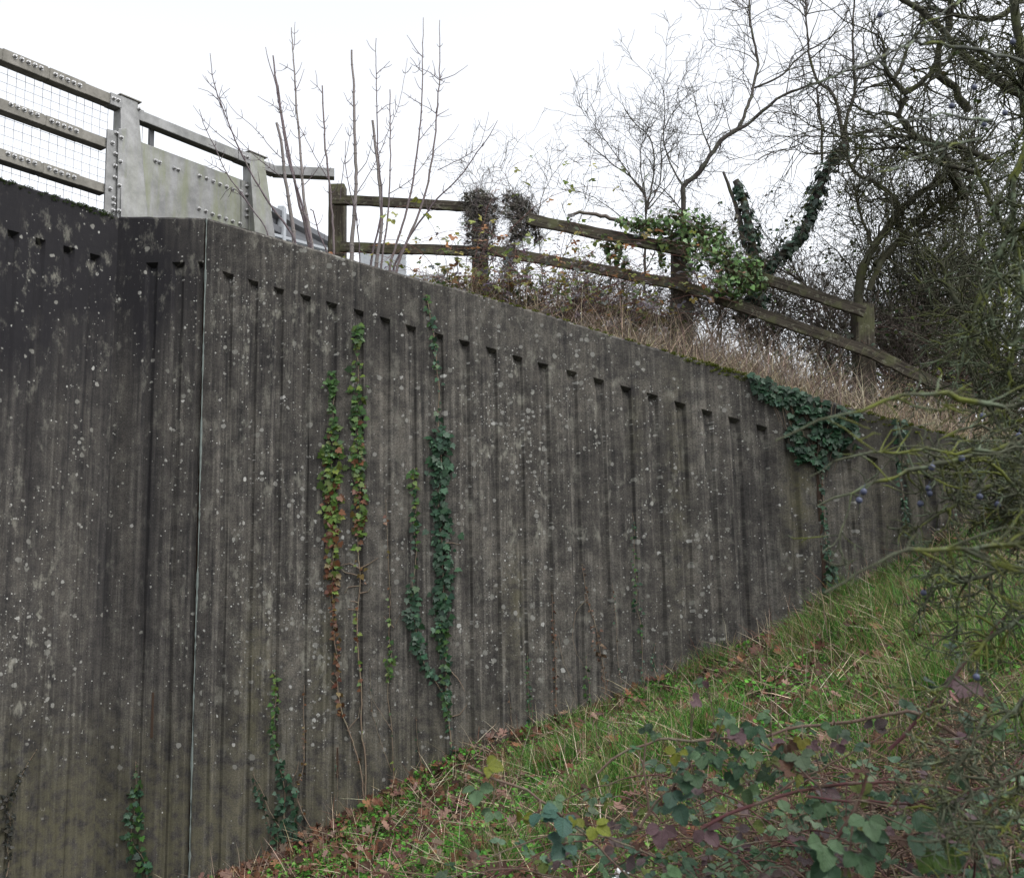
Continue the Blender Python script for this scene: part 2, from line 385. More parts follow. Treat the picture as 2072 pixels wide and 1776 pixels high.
# ------------------------------------------------------------------ the setting: wall planes, terrain
YC = 8.7
CP = at(240, 437, YC)                                     # the inside corner between abutment and wing wall
tF = nrm(np.array([1.0, -.07, 0])); nF = np.array([-tF[1], tF[0], 0])     # nF points away from the camera
tA = nrm(np.array([-.58, -.85, 0])); nA = np.array([tA[1], -tA[0], 0])    # away from the camera side
if nA[1] < 0: nA = -nA
def front(x, y, off=0.0): return hit(x, y, CP - nF * off, tF)             # on the wing wall face, off metres in front
def abut(x, y, off=0.0): return hit(x, y, CP - nA * off, tA)
def uF(P): return float(np.dot(P - CP, tF))
def interp(x, xs, ys): return np.interp(x, xs, ys)

top_px = [(240, 437), (330, 438), (418, 440), (560, 481), (700, 521), (860, 567), (912, 579), (1112, 637), (1248, 680), (1472, 746), (1592, 782), (1730, 827), (1909, 876), (1999, 900), (2080, 924), (2300, 990)]
tp = [front(*p) for p in top_px]; TU = [uF(p) for p in tp]; TZ = [p[2] for p in tp]
gr_px = [(295, 320, 531), (348, 374, 530), (400, 414, 529), (449, 473, 552), (501, 523, 567), (553, 575, 583), (607, 629, 597), (659, 682, 612), (715, 736, 627), (768, 790, 643),
         (820, 842, 659), (878, 897, 675), (928, 950, 689), (983, 1005, 704), (1036, 1057, 720), (1087, 1109, 735), (1145, 1167, 750), (1200, 1222, 766), (1255, 1277, 782), (1308, 1331, 797),
         (1364, 1387, 814), (1419, 1441, 830), (1473, 1497, 845), (1530, 1552, 861), (1586, 1610, 877), (1696, 1720, 907), (1754, 1776, 924), (1812, 1834, 940), (1868, 1890, 957), (1924, 1946, 973), (1980, 2002, 990), (2036, 2058, 1006), (2092, 2114, 1022)]
GF = []
for a, b, y in gr_px:
    P, Q = front(a, y), front(b, y); GF.append((uF(P), uF(Q), .5 * (P[2] + Q[2])))
JU = (uF(front(1645, 900)), uF(front(1659, 900)))
base_px = [(380, 1800), (480, 1776), (600, 1722), (750, 1652), (900, 1568), (1000, 1512), (1100, 1475), (1260, 1420), (1400, 1368), (1560, 1295), (1700, 1225), (1830, 1170), (1940, 1112), (2072, 1050)]
bp = [front(*p) for p in base_px]; BX = [-12, -5.5] + [p[0] for p in bp] + [8, 14, 30, 300]; BZ = [-1.55, -1.15] + [p[2] for p in bp]
BZ = BZ + [BZ[-1] + .9, BZ[-1] + 1.8, BZ[-1] + 2.2, BZ[-1] + 2.2]
WALL_END = 6.6
def wallY(X): return CP[1] + (X - CP[0]) * tF[1] / tF[0]
def gz(X, Y):
    """height of the embankment foot, in front of the wall"""
    X = np.asarray(X, float); Y = np.asarray(Y, float)
    z = np.interp(X, BX, BZ); d = np.clip(wallY(X) - Y, -3, 400)
    z = z - .035 * np.minimum(d, 12) - .02 * np.sin(X * 3.1 + Y * 2.3) + .03 * np.sin(X * 1.3 - Y * 1.9)
    return z + .05 * np.exp(-(d / .35) ** 2) - .03
def bz(X, Y):
    """height of the bank behind the wall"""
    X = np.asarray(X, float); Y = np.asarray(Y, float)
    u = (X - CP[0]) / tF[0]; z = np.interp(u, TU, TZ) - .07; d = np.clip(Y - wallY(X), 0, 300)
    rise = np.interp(X, [-3, -.7, .3, 1.5, 6, 12], [.0, .03, .32, .5, .5, .5])
    z = z + rise * (1 - np.exp(-(d / .9) ** 2)) + .012 * np.sin(X * 9 + Y * 7)
    return z - .08 * np.clip(d - 1.6, 0, 8)

def paint(P):
    """stains of the concrete: black algae, green film, lichen cover"""
    x, y = proj(P); G = lambda cx, cy, sx, sy: np.exp(-((x - cx) / sx) ** 2 - ((y - cy) / sy) ** 2)
    S = lambda v, a, b: np.clip((v - a) / (b - a), 0, 1)
    dark = 1.0 * (1 - S(x, 230, 330)) * (1 - S(y, 560 + 30 * np.sin(x / 60), 640)) + .55 * G(330, 560, 90, 130) + .45 * (1 - S(x, 60, 380)) * (1 - S(y, 700, 1050))
    dark = dark + .42 * (1 - S(x, 300, 460)) + .18 * (1 - S(y, 700, 800)) + .75 * G(214, 1400, 9, 420) + .5 * G(300, 1050, 12, 400) + .6 * G(452, 1450, 14, 200) + .4 * G(395, 1100, 18, 600) + .35 * G(520, 900, 120, 260) + .25 * G(700, 700, 200, 120)
    dark = dark + .4 * G(1500, 1060, 70, 160) + .3 * G(1260, 1020, 90, 200) + .35 * G(1350, 980, 40, 200) + .25 * G(60, 1200, 10, 300) + .5 * (x > 1650) * (1 - S(y, 880, 960))
    green = .6 * G(520, 1380, 30, 150) + .5 * G(655, 1340, 30, 110) + .8 * G(1620, 990, 26, 130) + .5 * G(1040, 1230, 22, 110) + .6 * G(1290, 850, 12, 90) + .3 * G(1370, 1000, 20, 300) + .5 * S(y, 1380, 1650) + .4 * S(x, 1650, 1800) * .6
    lich = .5 + 1.0 * G(60, 1320, 60, 230) + .6 * G(600, 1250, 130, 300) + .55 * G(560, 640, 150, 120) + .75 * G(1030, 900, 70, 280) + .5 * G(1200, 760, 120, 60) + .35 * G(1250, 1050, 260, 150) + .4 * G(130, 560, 120, 80)
    lich = lich * (1 - .85 * S(y, 1380, 1620)) * (1 - .6 * S(x, 1640, 1750)) * (1 - .5 * G(280, 1150, 90, 400))
    return np.clip(np.stack([dark, green, lich], -1), 0, 1.2)

def panel(name, p0, t, n, grooves, u0, u1, ztop, zg, zbot, mat, parent, umid=.1, depth=.018, drop=.035, uvo=0.0):
    mb = MB(); cols = []; us = sorted(grooves)
    cur = u0
    for a, b in us + [(u1, None)]:
        if a > cur + 1e-6:
            k = max(1, int((a - cur) / umid)); cols += [(cur + (a - cur) * i / k, 0, 0) for i in range(k + 1)]
        if b is None: break
        c = (b - a) * .27; cols += [(a + c, depth, 1), (b - c, depth, 1)]; cur = b
        if b >= u1 - 1e-6: cols.append((b, 0, 0)); break
    cu = np.array([c[0] for c in cols]); cdp = np.array([c[1] for c in cols]); inn = np.array([c[2] for c in cols])
    nr = 46; rows = []
    jit = rng.normal(0, .0035, (nr + 1, len(cu))); jit = (jit + np.roll(jit, 1, 0) + np.roll(jit, 2, 0)) * .6; jit[:, [0, -1]] = 0
    def pt(u, z, d): return p0[None] * np.array([[1, 1, 0]]) + t[None] * u[:, None] + n[None] * d[:, None] + np.stack([0 * u, 0 * u, z], -1)
    for r in range(nr + 1):
        f = 1 - (1 - r / nr) ** 1.6; z = zbot(cu) + (zg(cu) - drop * inn - zbot(cu)) * f; uj = cu + jit[r] * (np.abs(cdp) > 0) * 1.0
        rows.append((uj, z, cdp + jit[r] * .6 * inn + inn * .042 * np.exp(-(zg(cu) - drop - z) / .05)))
    lo = len(rows)
    for r in range(7):
        f = r / 6; z = zg(cu) + (ztop(cu) - .022 - zg(cu)) * f; rows.append((cu, z, 0 * cu))
    rows.append((cu, ztop(cu) + .003 * np.sin(cu * 31), 0 * cu + .02)); rows.append((cu, ztop(cu), 0 * cu + .38)); rows.append((cu, ztop(cu) - 1.0, 0 * cu + .38))
    V = np.concatenate([pt(*r) for r in rows]); nc = len(cu)
    UV = np.concatenate([np.stack([uvo + r[0] + r[2], r[1]], -1) for r in rows])
    F = []
    for r in range(len(rows) - 1):
        for c in range(nc - 1):
            if r == lo - 1 and not (inn[c] or inn[c + 1]): continue
            a = r * nc + c; F.append((a, a + 1, a + nc + 1, a + nc))
    mb.add(V, F, paint(V), UV)
    return mb.build(name, mat, parent, smooth=False)

zt = lambda u: np.interp(u, TU, TZ)
gu = [.5 * (g[0] + g[1]) for g in GF]; gzv = [g[2] for g in GF]
zgl = lambda u: np.interp(u, [-.5] + gu, [gzv[0]] + gzv)
zb_ = lambda u: np.interp(CP[0] + u * tF[0], BX, BZ) - .5
UJ = uF(front(417, 440)); UEND = (WALL_END - CP[0]) / tF[0]
wing = thing('wing_wall', 'dark lichened ribbed concrete wing wall whose top slopes down to the right', 'retaining wall', (CP[0], CP[1], -1.5))
panel('ribbed_face', CP, tF, nF, [(a, b) for a, b, _ in GF if a > UJ] + [JU], UJ + .012, UEND, zt, lambda u: np.where((u > JU[0] - .001) & (u < JU[1] + .001), zt(u) - .1, zgl(u)), zb_, M['concrete'], wing)
abt = thing('abutment_wall', 'black stained ribbed concrete bridge abutment with an inside corner left of the sealed joint', 'abutment', (CP[0] - .4, CP[1] - .4, -1.5))
panel('corner_face', CP, tF, nF, [(a, min(b, UJ - .014)) for a, b, _ in GF if a < UJ], 0.0, UJ - .012, zt, zgl, zb_, M['concrete'], abt)
# abutment face, running towards the camera
ag_px = [(15, 40, 467), (72, 93, 482), (128, 152, 500), (182, 204, 516)]
AG = []
for a, b, y in ag_px:
    P, Q = abut(a, y), abut(b, y); AG.append((float(np.dot(Q - CP, tA)), float(np.dot(P - CP, tA)), .5 * (P[2] + Q[2])))
pit = AG[0][0] - AG[1][0]; k0 = AG[0]
for i in range(1, 14): AG.append((k0[0] + pit * i, k0[1] + pit * i, k0[2]))
AGz = float(np.mean([g[2] for g in AG[:4]])); ATz = float(CP[2])
AL = 4.6
panel('abutment_face', CP, tA, nA, [(a, b) for a, b, _ in AG if b < AL - .1], 0.0, AL, lambda u: 0 * u + ATz, lambda u: 0 * u + AGz, lambda u: 0 * u - 2.0, M['concrete'], abt, uvo=37.3)
# joint sealant down the joint between the two
mb = MB(); zz = np.arange(-1.3, TZ[2], .05); J0 = front(418, 440)
w1 = np.cumsum(rng.normal(0, .0006, len(zz))); w1 -= np.linspace(w1[0], w1[-1], len(zz)); wd = np.clip(.006 + rng.normal(0, .003, len(zz)) + .004 * np.sin(zz * 7) * np.sin(zz * 2.3 + 1), .0008, .02)
L_ = [J0 * [1, 1, 0] + tF * (a - b) - nF * .002 + np.array([0, 0, z]) for a, b, z in zip(w1, wd, zz)]
Rr_ = [J0 * [1, 1, 0] + tF * (a + b) - nF * .002 + np.array([0, 0, z]) for a, b, z in zip(w1, wd, zz)]
Mid = [(l + r) / 2 - nF * .005 for l, r in zip(L_, Rr_)]; nz = len(zz)
V = np.array(L_ + Mid + Rr_ + [p + nF * .06 for p in L_] + [p + nF * .06 for p in Rr_])
F = []
for i in range(nz - 1):
    for a, b in ((0, 1), (1, 2), (3, 0), (2, 4)): F.append((a * nz + i, b * nz + i, b * nz + i + 1, a * nz + i + 1))
mb.add(V, F); mb.build('joint_sealant', M['seal'], abt, smooth=False)
mb = MB(); v, f = bx(-.03, .03, .035, .3, -1.3, TZ[2] - .03); mb.add(J0 * [1, 1, 0] + v[:, 0:1] * tF + v[:, 1:2] * nF + v[:, 2:3] * [0, 0, 1], f); mb.build('joint_filler', M['rust'], abt, smooth=False)
# rust coloured filler in the second joint and the rust streaks
mb = MB(); u = (JU[0] + JU[1]) / 2
v, f = bx(u - .018, u + .018, .015, .1, -1, float(zt(u)) - .12); mb.add(CP * [1, 1, 0] + v[:, 0:1] * tF + v[:, 1:2] * nF + v[:, 2:3] * [0, 0, 1], f)
tag(mb.build('joint_filler', M['rust'], wing), 'rust brown filler in the right hand joint')

for (x0, y0, y1, hw, par_, lb) in ((310, 1400, 1492, .011, abt, 'rust stain running down left of the joint'), (683, 1512, 1572, .009, wing, 'rust stain low under the ivy strands')):
    A, B = front(x0, y0), front(x0, y1); zz = np.linspace(B[2], A[2], 14); mb = MB(); wv = hw * (1 + rng.normal(0, .15, 14)) * np.linspace(1.1, .8, 14)
    V = np.array([A * [1, 1, 0] + tF * (sg * w_) - nF * .004 + np.array([0, 0, z]) for sg in (-1, 1) for z, w_ in zip(zz, wv)] + [A * [1, 1, 0] + tF * (sg * w_) + nF * .03 + np.array([0, 0, z]) for sg in (-1, 1) for z, w_ in zip(zz, wv)])
    F = [(a * 14 + i, b * 14 + i, b * 14 + i + 1, a * 14 + i + 1) for i in range(13) for a, b in ((0, 1), (2, 0), (1, 3))] + [(13, 27, 55, 41)]
    mb.add(V, F); tag(mb.build('rusty_bar', M['rust'], par_, smooth=False), lb)
def grid(mb, xs, ys, fn, off=0.0):
    X, Y = np.meshgrid(xs, ys); Z = fn(X, Y) + off; V = np.stack([X, Y, Z], -1).reshape(-1, 3); nx = len(xs)
    i = (np.arange(len(ys) - 1)[:, None] * nx + np.arange(nx - 1)[None]).ravel(); mb.add(V, np.stack([i, i + 1, i + nx + 1, i + nx], -1))
mb = MB(); xs = np.r_[-400, -100, -30, -12, np.arange(-8, 9, .14), 12, 20, 60, 400]
s_ = np.r_[400, 120, 40, 20, 12, np.arange(9.6, -.3, -.14)]             # distance in front of the wall
X, S_ = np.meshgrid(xs, s_); Yg = wallY(X) - S_; Z = gz(X, Yg) + rng.normal(0, .008, X.shape)
V = np.stack([X, Yg, Z], -1).reshape(-1, 3); nx = len(xs); i = (np.arange(len(s_) - 1)[:, None] * nx + np.arange(nx - 1)[None]).ravel()
mb.add(V, np.stack([i, i + 1, i + nx + 1, i + nx], -1)); tag(mb.build('ground', M['soil']), kind='structure')
mb = MB(); xs = np.r_[np.arange(CP[0] + .5, 9, .16), 12, 20, 60, 200, 400]; s_ = np.r_[np.arange(.36, 4, .16), 6, 10, 30, 120, 500]
X, S_ = np.meshgrid(xs, s_); Yg = wallY(X) + S_; Z = bz(X, Yg); V = np.stack([X, Yg, Z], -1).reshape(-1, 3); nx = len(xs)
i = (np.arange(len(s_) - 1)[:, None] * nx + np.arange(nx - 1)[None]).ravel()
mb.add(V, np.stack([i, i + 1, i + nx + 1, i + nx], -1)); tag(mb.build('embankment', M['soil']), kind='structure')
# road carried by the abutment, behind the parapet
rd = MB(); a = CP * [1, 1, 0] + tA * 4.6; b = CP * [1, 1, 0]; c = b - tA * 60; wd = nA * 9; z = np.array([0, 0, ATz - .25])
P4 = np.array([a + nA * .38 + z, b + nA * .38 + z, b + wd + z, a + wd + z]); rd.add(P4, [(0, 1, 2, 3)]); 
tag(rd.build('road', M['asphalt']), kind='structure')

# ------------------------------------------------------------------ bridge parapet
c1 = lambda x, y: (x * .34, 66.3 + y * .34)
PP0 = at(262, 440, 8.95); tP = nrm(np.array([.78, 1.05, 0])); nP = np.array([-tP[1], tP[0], 0])   # nP: left of travel = away from camera
if nP[1] < 0: nP = -nP
def par(cx, cy, off=0.0): x, y = c1(cx, cy); return hit(x, y, PP0 - nP * off, tP)
def frameP(P): return Matrix(((tP[0], nP[0], 0, P[0]), (tP[1], nP[1], 0, P[1]), (0, 0, 1, P[2]), (0, 0, 0, 1)))
parapet = thing('bridge_parapet', 'pale galvanised steel bridge parapet with bolted rails, two tapered posts and mesh', 'parapet', tuple(PP0))
def pbox(name, s0, s1, z0, z1, d0, d1, mat, parent=parapet, bev=.006, z0b=None, z1b=None, algae=0.0, label=None):
    """box in parapet space: s along, z height (may slope), d away from camera"""
    mb = MB(); z0b = z0 if z0b is None else z0b; z1b = z1 if z1b is None else z1b
    v = [(s, d, z) for s, za, zb in ((s0, z0, z1), (s1, z0b, z1b)) for z in (za, zb) for d in (d0, d1)]
    V = np.array([PP0 * [1, 1, 0] + tP * s + nP * d + np.array([0, 0, z]) for s, d, z in v])
    mb.add(V, [(0, 2, 3, 1), (4, 5, 7, 6), (0, 1, 5, 4), (2, 6, 7, 3), (0, 4, 6, 2), (1, 3, 7, 5)], (algae,) * 3)
    o = mb.build(name, mat, parent, smooth=False); bevel(o, bev); 
    if label: o['label'] = label
    return o
def sz(cx, cy, off=0.0): P = par(cx, cy, off); return float(np.dot((P - PP0), tP)), float(P[2])
# bolt mesh: washer, hexagon head with a domed thread end
bm_ = MB()
def disc(r0, r1, h0, h1, k, rot=0):
    a = np.arange(k) * 2 * math.pi / k + rot; A = np.c_[np.cos(a) * r0, -h0 + 0 * a, np.sin(a) * r0]; B = np.c_[np.cos(a) * r1, -h1 + 0 * a, np.sin(a) * r1]
    bm_.add(np.vstack([A, B, [[0, -h1, 0]]]), [(i, (i + 1) % k, k + (i + 1) % k, k + i) for i in range(k)]); bm_.T.append(np.array([(bm_.n - 1, bm_.n - 1 - k + i, bm_.n - 1 - k + (i + 1) % k) for i in range(k)]))
disc(.021, .021, 0, .004, 14); disc(.0165, .0165, .004, .014, 6); disc(.0165, .012, .014, .018, 6, .0); disc(.011, .008, .017, .025, 10)
bolt0 = bm_.build('bolt', M['bolt'], None, smooth=False); bolt_mesh = bolt0.data; bpy.data.objects.remove(bolt0)
def bolt(cx, cy, parent, off, s=1.0):
    P = par(cx, cy, off); o = bpy.data.objects.new('bolt', bolt_mesh); COL.objects.link(o); o.parent = parent
    o.matrix_basis = Matrix.Translation(-Vector(woff(parent))) @ frameP(P) @ Matrix.Rotation(random.random() * 3, 4, 'Y') @ Matrix.Scale(s, 4); return o
RD = -.05   # rail front face offset (towards the camera from the post plane)
def rail(l0, l1, s1px, bolts1, bolts2, joint, name='rail', s_from=-4.5):
    zt_ = np.mean([sz(*p, -RD if False else .05)[1] for p in l0]); zb2 = np.mean([sz(*p, .05)[1] for p in l1]); s1 = sz(*s1px, .05)[0]; sj = sz(*joint, .05)[0]
    a = pbox(name, s_from, s1, zb2, zt_, -.05, .055, M['grimy'])
    pbox('sleeve', sj - .40, sj - .008, zb2 - .006, zt_ + .006, -.056, .05, M['grimy'], a); pbox('sleeve', sj + .008, sj + .34, zb2 - .006, zt_ + .006, -.056, .05, M['grimy'], a)
    for q in bolts1 + bolts2: bolt(*q, a, .057)
    return a, zt_, zb2
r1, z1t, z1b = rail([(0, 85), (290, 205), (655, 365)], [(0, 150), (290, 268), (640, 430)], (735, 400), [(90, 143), (130, 160), (170, 178), (208, 194), (245, 211)], [(330, 250), (366, 266), (403, 282), (439, 298), (475, 314)], (290, 240), 'top_rail')
r2, z2t, z2b = rail([(0, 385), (270, 490), (620, 632)], [(0, 440), (270, 545), (620, 700)], (640, 670), [(66, 427), (105, 443), (144, 459), (184, 474), (222, 489)], [(308, 526), (344, 541), (381, 556), (418, 570), (455, 585)], (268, 520), 'middle_rail')
r3, z3t, z3b = rail([(0, 685), (250, 775), (620, 900)], [(0, 745), (250, 830), (610, 958)], (632, 930), [(47, 720), (86, 735), (127, 750), (167, 763), (206, 776)], [(293, 807), (331, 822), (366, 835), (404, 848), (441, 860)], (250, 805), 'bottom_rail')
sl = pbox('sleeve', sz(655, 400, .05)[0], sz(725, 430, .05)[0], z1b - .008, z1t + .008, -.06, .05, M['galv'], r1); bolt(677, 392, r1, .061); bolt(705, 403, r1, .061)
# posts
def post(cx0t, cx1t, cyt, cx0b, cx1b, cyb, split=.5, cap=True, alg=.3):
    mb = MB(); a0, ztp = sz(cx0t, cyt, .06); a1, _ = sz(cx1t, cyt, .0); b0, zb0 = sz(cx0b, cyb, .1); b1, _ = sz(cx1b, cyb, .0)
    zb0 -= .12; V = []
    ft, fb = -.05, -.13
    for (s0, s1, z, f) in ((b0, b1, zb0, fb), (a0, a1, ztp, ft)):
        for s, d in ((s0, f), (s1 - (s1 - s0) * .12, f), (s1, .06), (s0, .06)): V.append(PP0 * [1, 1, 0] + tP * s + nP * d + np.array([0, 0, z]))
    mb.add(V, [(0, 1, 5, 4), (1, 2, 6, 5), (2, 3, 7, 6), (3, 0, 4, 7), (4, 5, 6, 7)], (alg,) * 3); o = mb.build('post', M['galv'], parapet, smooth=False); bevel(o, .006)
    v, f = bx(a0 - .01, a1 + .01, ft - .012, .07, ztp, ztp + .012); m2 = MB(); m2.add(PP0 * [1, 1, 0] + v[:, 0:1] * tP + v[:, 1:2] * nP + v[:, 2:3] * [0, 0, 1], f, (0, 0, 0)); bevel(m2.build('post_cap', M['grimy'], o, smooth=False), .002)
    return o, ztp
p1, zp1 = post(722, 818, 368, 712, 868, 1085)
p2, zp2 = post(1487, 1566, 705, 1512, 1618, 1185, alg=.8)
# end plates, panel, upper rails, mesh
def plate_px(name, pts, off, thick, mat, alg=.5, label=None):
    """flat steel plate in the parapet plane from corner positions"""
    P = [par(x, y, off) for x, y in pts]; n = len(P); V = np.array(P + [p + nP * thick for p in P]); mb = MB()
    if n == 4: mb.add(V, [(0, 1, 2, 3), (7, 6, 5, 4)] + [(i, i + 4, (i + 1) % 4 + 4, (i + 1) % 4) for i in range(4)], (alg,) * 3)
    o = mb.build(name, mat, parapet, smooth=False); bevel(o, .003)
    if label: o['label'] = label
    return o
fl = plate_px('flange_plate', [(640, 572), (712, 590), (700, 1120), (620, 1100)], .075, .02, M['galv'], .3)
for q in [(692, 598), (670, 657), (686, 722), (685, 792), (683, 862), (657, 930), (676, 985), (676, 1020), (673, 1058)]: bolt(*q, fl, .077)
f2 = plate_px('bracket_plate', [(706, 570), (757, 570), (752, 1120), (697, 1120)], .10, .02, M['galv'], .8)
for q in [(723, 625), (718, 768), (711, 910), (707, 1060)]: bolt(*q, f2, .102)
ep = plate_px('end_panel', [(835, 648), (1488, 893), (1500, 1200), (850, 1130)], .0, .012, M['galv'], 1.0)
for q in [(925, 762), (950, 772), (1037, 806), (1062, 817), (1188, 853), (1230, 868), (1270, 885), (1310, 902), (1349, 917), (1387, 933), (1430, 945),
          (1185, 1048), (1225, 1063), (1265, 1080), (1305, 1093), (1346, 1108), (1385, 1122), (1427, 1137)]: bolt(*q, ep, .002)
f3 = plate_px('flange_plate', [(1437, 873), (1488, 895), (1488, 1175), (1437, 1160)], .012, .01, M['galv'], .8)
for q in [(1467, 913), (1467, 965), (1467, 1055), (1467, 1090)]: bolt(*q, f3, .014)
f4 = plate_px('bracket_plate', [(1484, 893), (1520, 905), (1526, 1185), (1484, 1175)], .04, .03, M['galv'], .9)
for q in [(1498, 937), (1500, 1068)]: bolt(*q, f4, .042)
sA = sz(828, 500, .05)[0]; sB = sz(1484, 780, .05)[0]
zt2 = np.mean([sz(840, 462, .05)[1], sz(1480, 722, .05)[1]]); zb2 = zt2 - .1
r4 = pbox('top_rail', sA, sB, zb2, zt2, -.05, .055, M['galv'], algae=.2)
pbox('sleeve', sA - .03, sA + .05, zb2 - .006, zt2 + .006, -.056, .05, M['galv'], r4); bolt(828, 455, r4, .058, .9)
pbox('sleeve', sB - .14, sB + .02, zb2 - .008, zt2 + .008, -.06, .05, M['galv'], r4); bolt(1452, 735, r4, .062, .8); bolt(1475, 742, r4, .062, .8)
sC = sz(1578, 800, .05)[0]; sD = sz(1650, 830, .05)[0]
r5 = pbox('end_rail', sC, sD, zb2, zt2, -.05, .055, M['galv'])
# the end of the rail, bent parallel to the wing wall
mb = MB(); Pq = PP0 * [1, 1, 0] + tP * sD; Pe = at(*c1(1990, 840), float(Pq[1]) + .1) * [1, 1, 0]; te = nrm(Pe - Pq); ne = np.array([-te[1], te[0], 0]); Ln = np.linalg.norm(Pe - Pq)
v, f = bx(-.02, Ln, -.05, .055, zb2, zt2); mb.add(Pq + v[:, 0:1] * te + v[:, 1:2] * ne + v[:, 2:3] * [0, 0, 1], f, (.1,) * 3); bevel(mb.build('end_rail', M['galv'], parapet, smooth=False), .006)
plate_px('short_upright', [(893, 560), (920, 566), (917, 685), (890, 670)], -.03, .03, M['darksteel'], 0)
# wire mesh infill behind the rails
mb = MB(); s_end = sz(627, 900, -.08)[0]; zlo, zhi = ATz - .05, z1t - .03; P_ = []; sx = np.arange(s_end, -4.5, -.0775)
wp = lambda s, z, d=.085: PP0 * [1, 1, 0] + tP * s + nP * d + np.array([0, 0, z])
tubes(mb, np.array([[wp(s, zlo), wp(s, zhi)] for s in sx]), np.full((len(sx), 2), .0022), 4)
zs_ = np.arange(zlo, zhi, .077); tubes(mb, np.array([[wp(-4.5, z, .089), wp(s_end, z, .089)] for z in zs_]), np.full((len(zs_), 2), .0022), 4)
s2 = np.arange(s_end + .28, sz(900, 600)[0], .0775); tubes(mb, np.array([[wp(s, zp1 - .9), wp(s, zb2 + .02)] for s in s2]), np.full((len(s2), 2), .0025), 4)
tubes(mb, np.array([[wp(-1.32, zlo), wp(-1.32, zhi)]]), np.full((1, 2), .004), 5)
mb.build('wire_mesh', M['wire'], parapet)

# ------------------------------------------------------------------ crash barrier beyond
cb = thing('crash_barrier', 'dark steel crash barrier on grey posts behind the bare saplings', 'crash barrier', tuple(at(570, 480, 12.5)))
def wbeam(a, b, h, name, mat):
    """corrugated beam from a to b"""
    t = nrm((b - a) * [1, 1, 0]); n = np.array([t[1], -t[0], 0]); prof = [(0, -.5), (.04, -.42), (.04, -.2), (0, -.08), (0, .08), (.04, .2), (.04, .42), (0, .5)]
    prof = prof + [(-.006 + x, z) for x, z in reversed(prof)]; V = np.array([q + n * x * 1.6 + np.array([0, 0, z * h]) for q in (a, b) for x, z in prof]); k = len(prof); mb = MB()
    mb.add(V, [(i, (i + 1) % k, k + (i + 1) % k, k + i) for i in range(k)]); return mb.build(name, mat, cb, smooth=False)
wbeam(at(540, 440, 11.5), at(676, 508, 15.0), .34, 'beam', M['darksteel']); wbeam(at(540, 482, 11.5), at(690, 520, 15.0), .16, 'beam', M['greysteel'])
for x, y0, y1, wd_ in ((568, 416, 495, 13), ):
    a, b = at(x - wd_ / 2, y0, 11.9), at(x + wd_ / 2, y1, 11.9); v, f = bx(a[0], b[0], 11.9, 12.02, b[2] - .8, a[2]); mb = MB(); mb.add(v, f); bevel(mb.build('post', M['greysteel'], cb, smooth=False), .006)
cb2 = thing('crash_barrier', 'pale grey steel barrier end seen low between the fence rails', 'crash barrier', tuple(at(800, 540, 12.0)))
for a, b in (((728, 507), (822, 560)), ((800, 556), (900, 590))):
    P, Q = at(*a, 12.3), at(*b, 12.3); v, f = bx(P[0], Q[0], 12.3, 12.34, Q[2] - .3, P[2]); mb = MB(); mb.add(v, f); bevel(mb.build('plate', M['greysteel'], cb2, smooth=False), .01)

# ------------------------------------------------------------------ timber fence
c2 = lambda x, y: (373 + x * .32, 24.9 + y * .32)
c3 = lambda x, y: (911.7 + .4 * x, 248.6 + .4 * y)
c4 = lambda x, y: (1243.2 + .4 * x, .4 * y)
c5 = lambda x, y: (1409 + .3733 * x, 580 + .3733 * y)
c6 = lambda x, y: (414.4 + .35 * x, 538.7 + .35 * y)
c8 = lambda x, y: (994.5 + .52 * x, 1160.3 + .52 * y)
d2 = lambda x, y: (994.5 + .3733 * x, 704.5 + .3733 * y)
d3 = lambda x, y: (497.3 + .36 * x, 1160.3 + .36 * y)
d4 = lambda x, y: (1574.7 + .28 * x, 745.9 + .28 * y)
d5 = lambda x, y: (1657.6 + .2333 * x, .2333 * y)
d6 = lambda x, y: (1657.6 + .2333 * x, 331.5 + .2333 * y)
d7 = lambda x, y: (1657.6 + .2534 * x, 1326 + .2534 * y)
d8 = lambda x, y: (1160.3 + .24 * x, 1408.9 + .24 * y)
fence = thing('timber_fence', 'weathered brown post and rail fence running down the bank above the wall', 'fence', tuple(at(1378, 690, 9.45)))
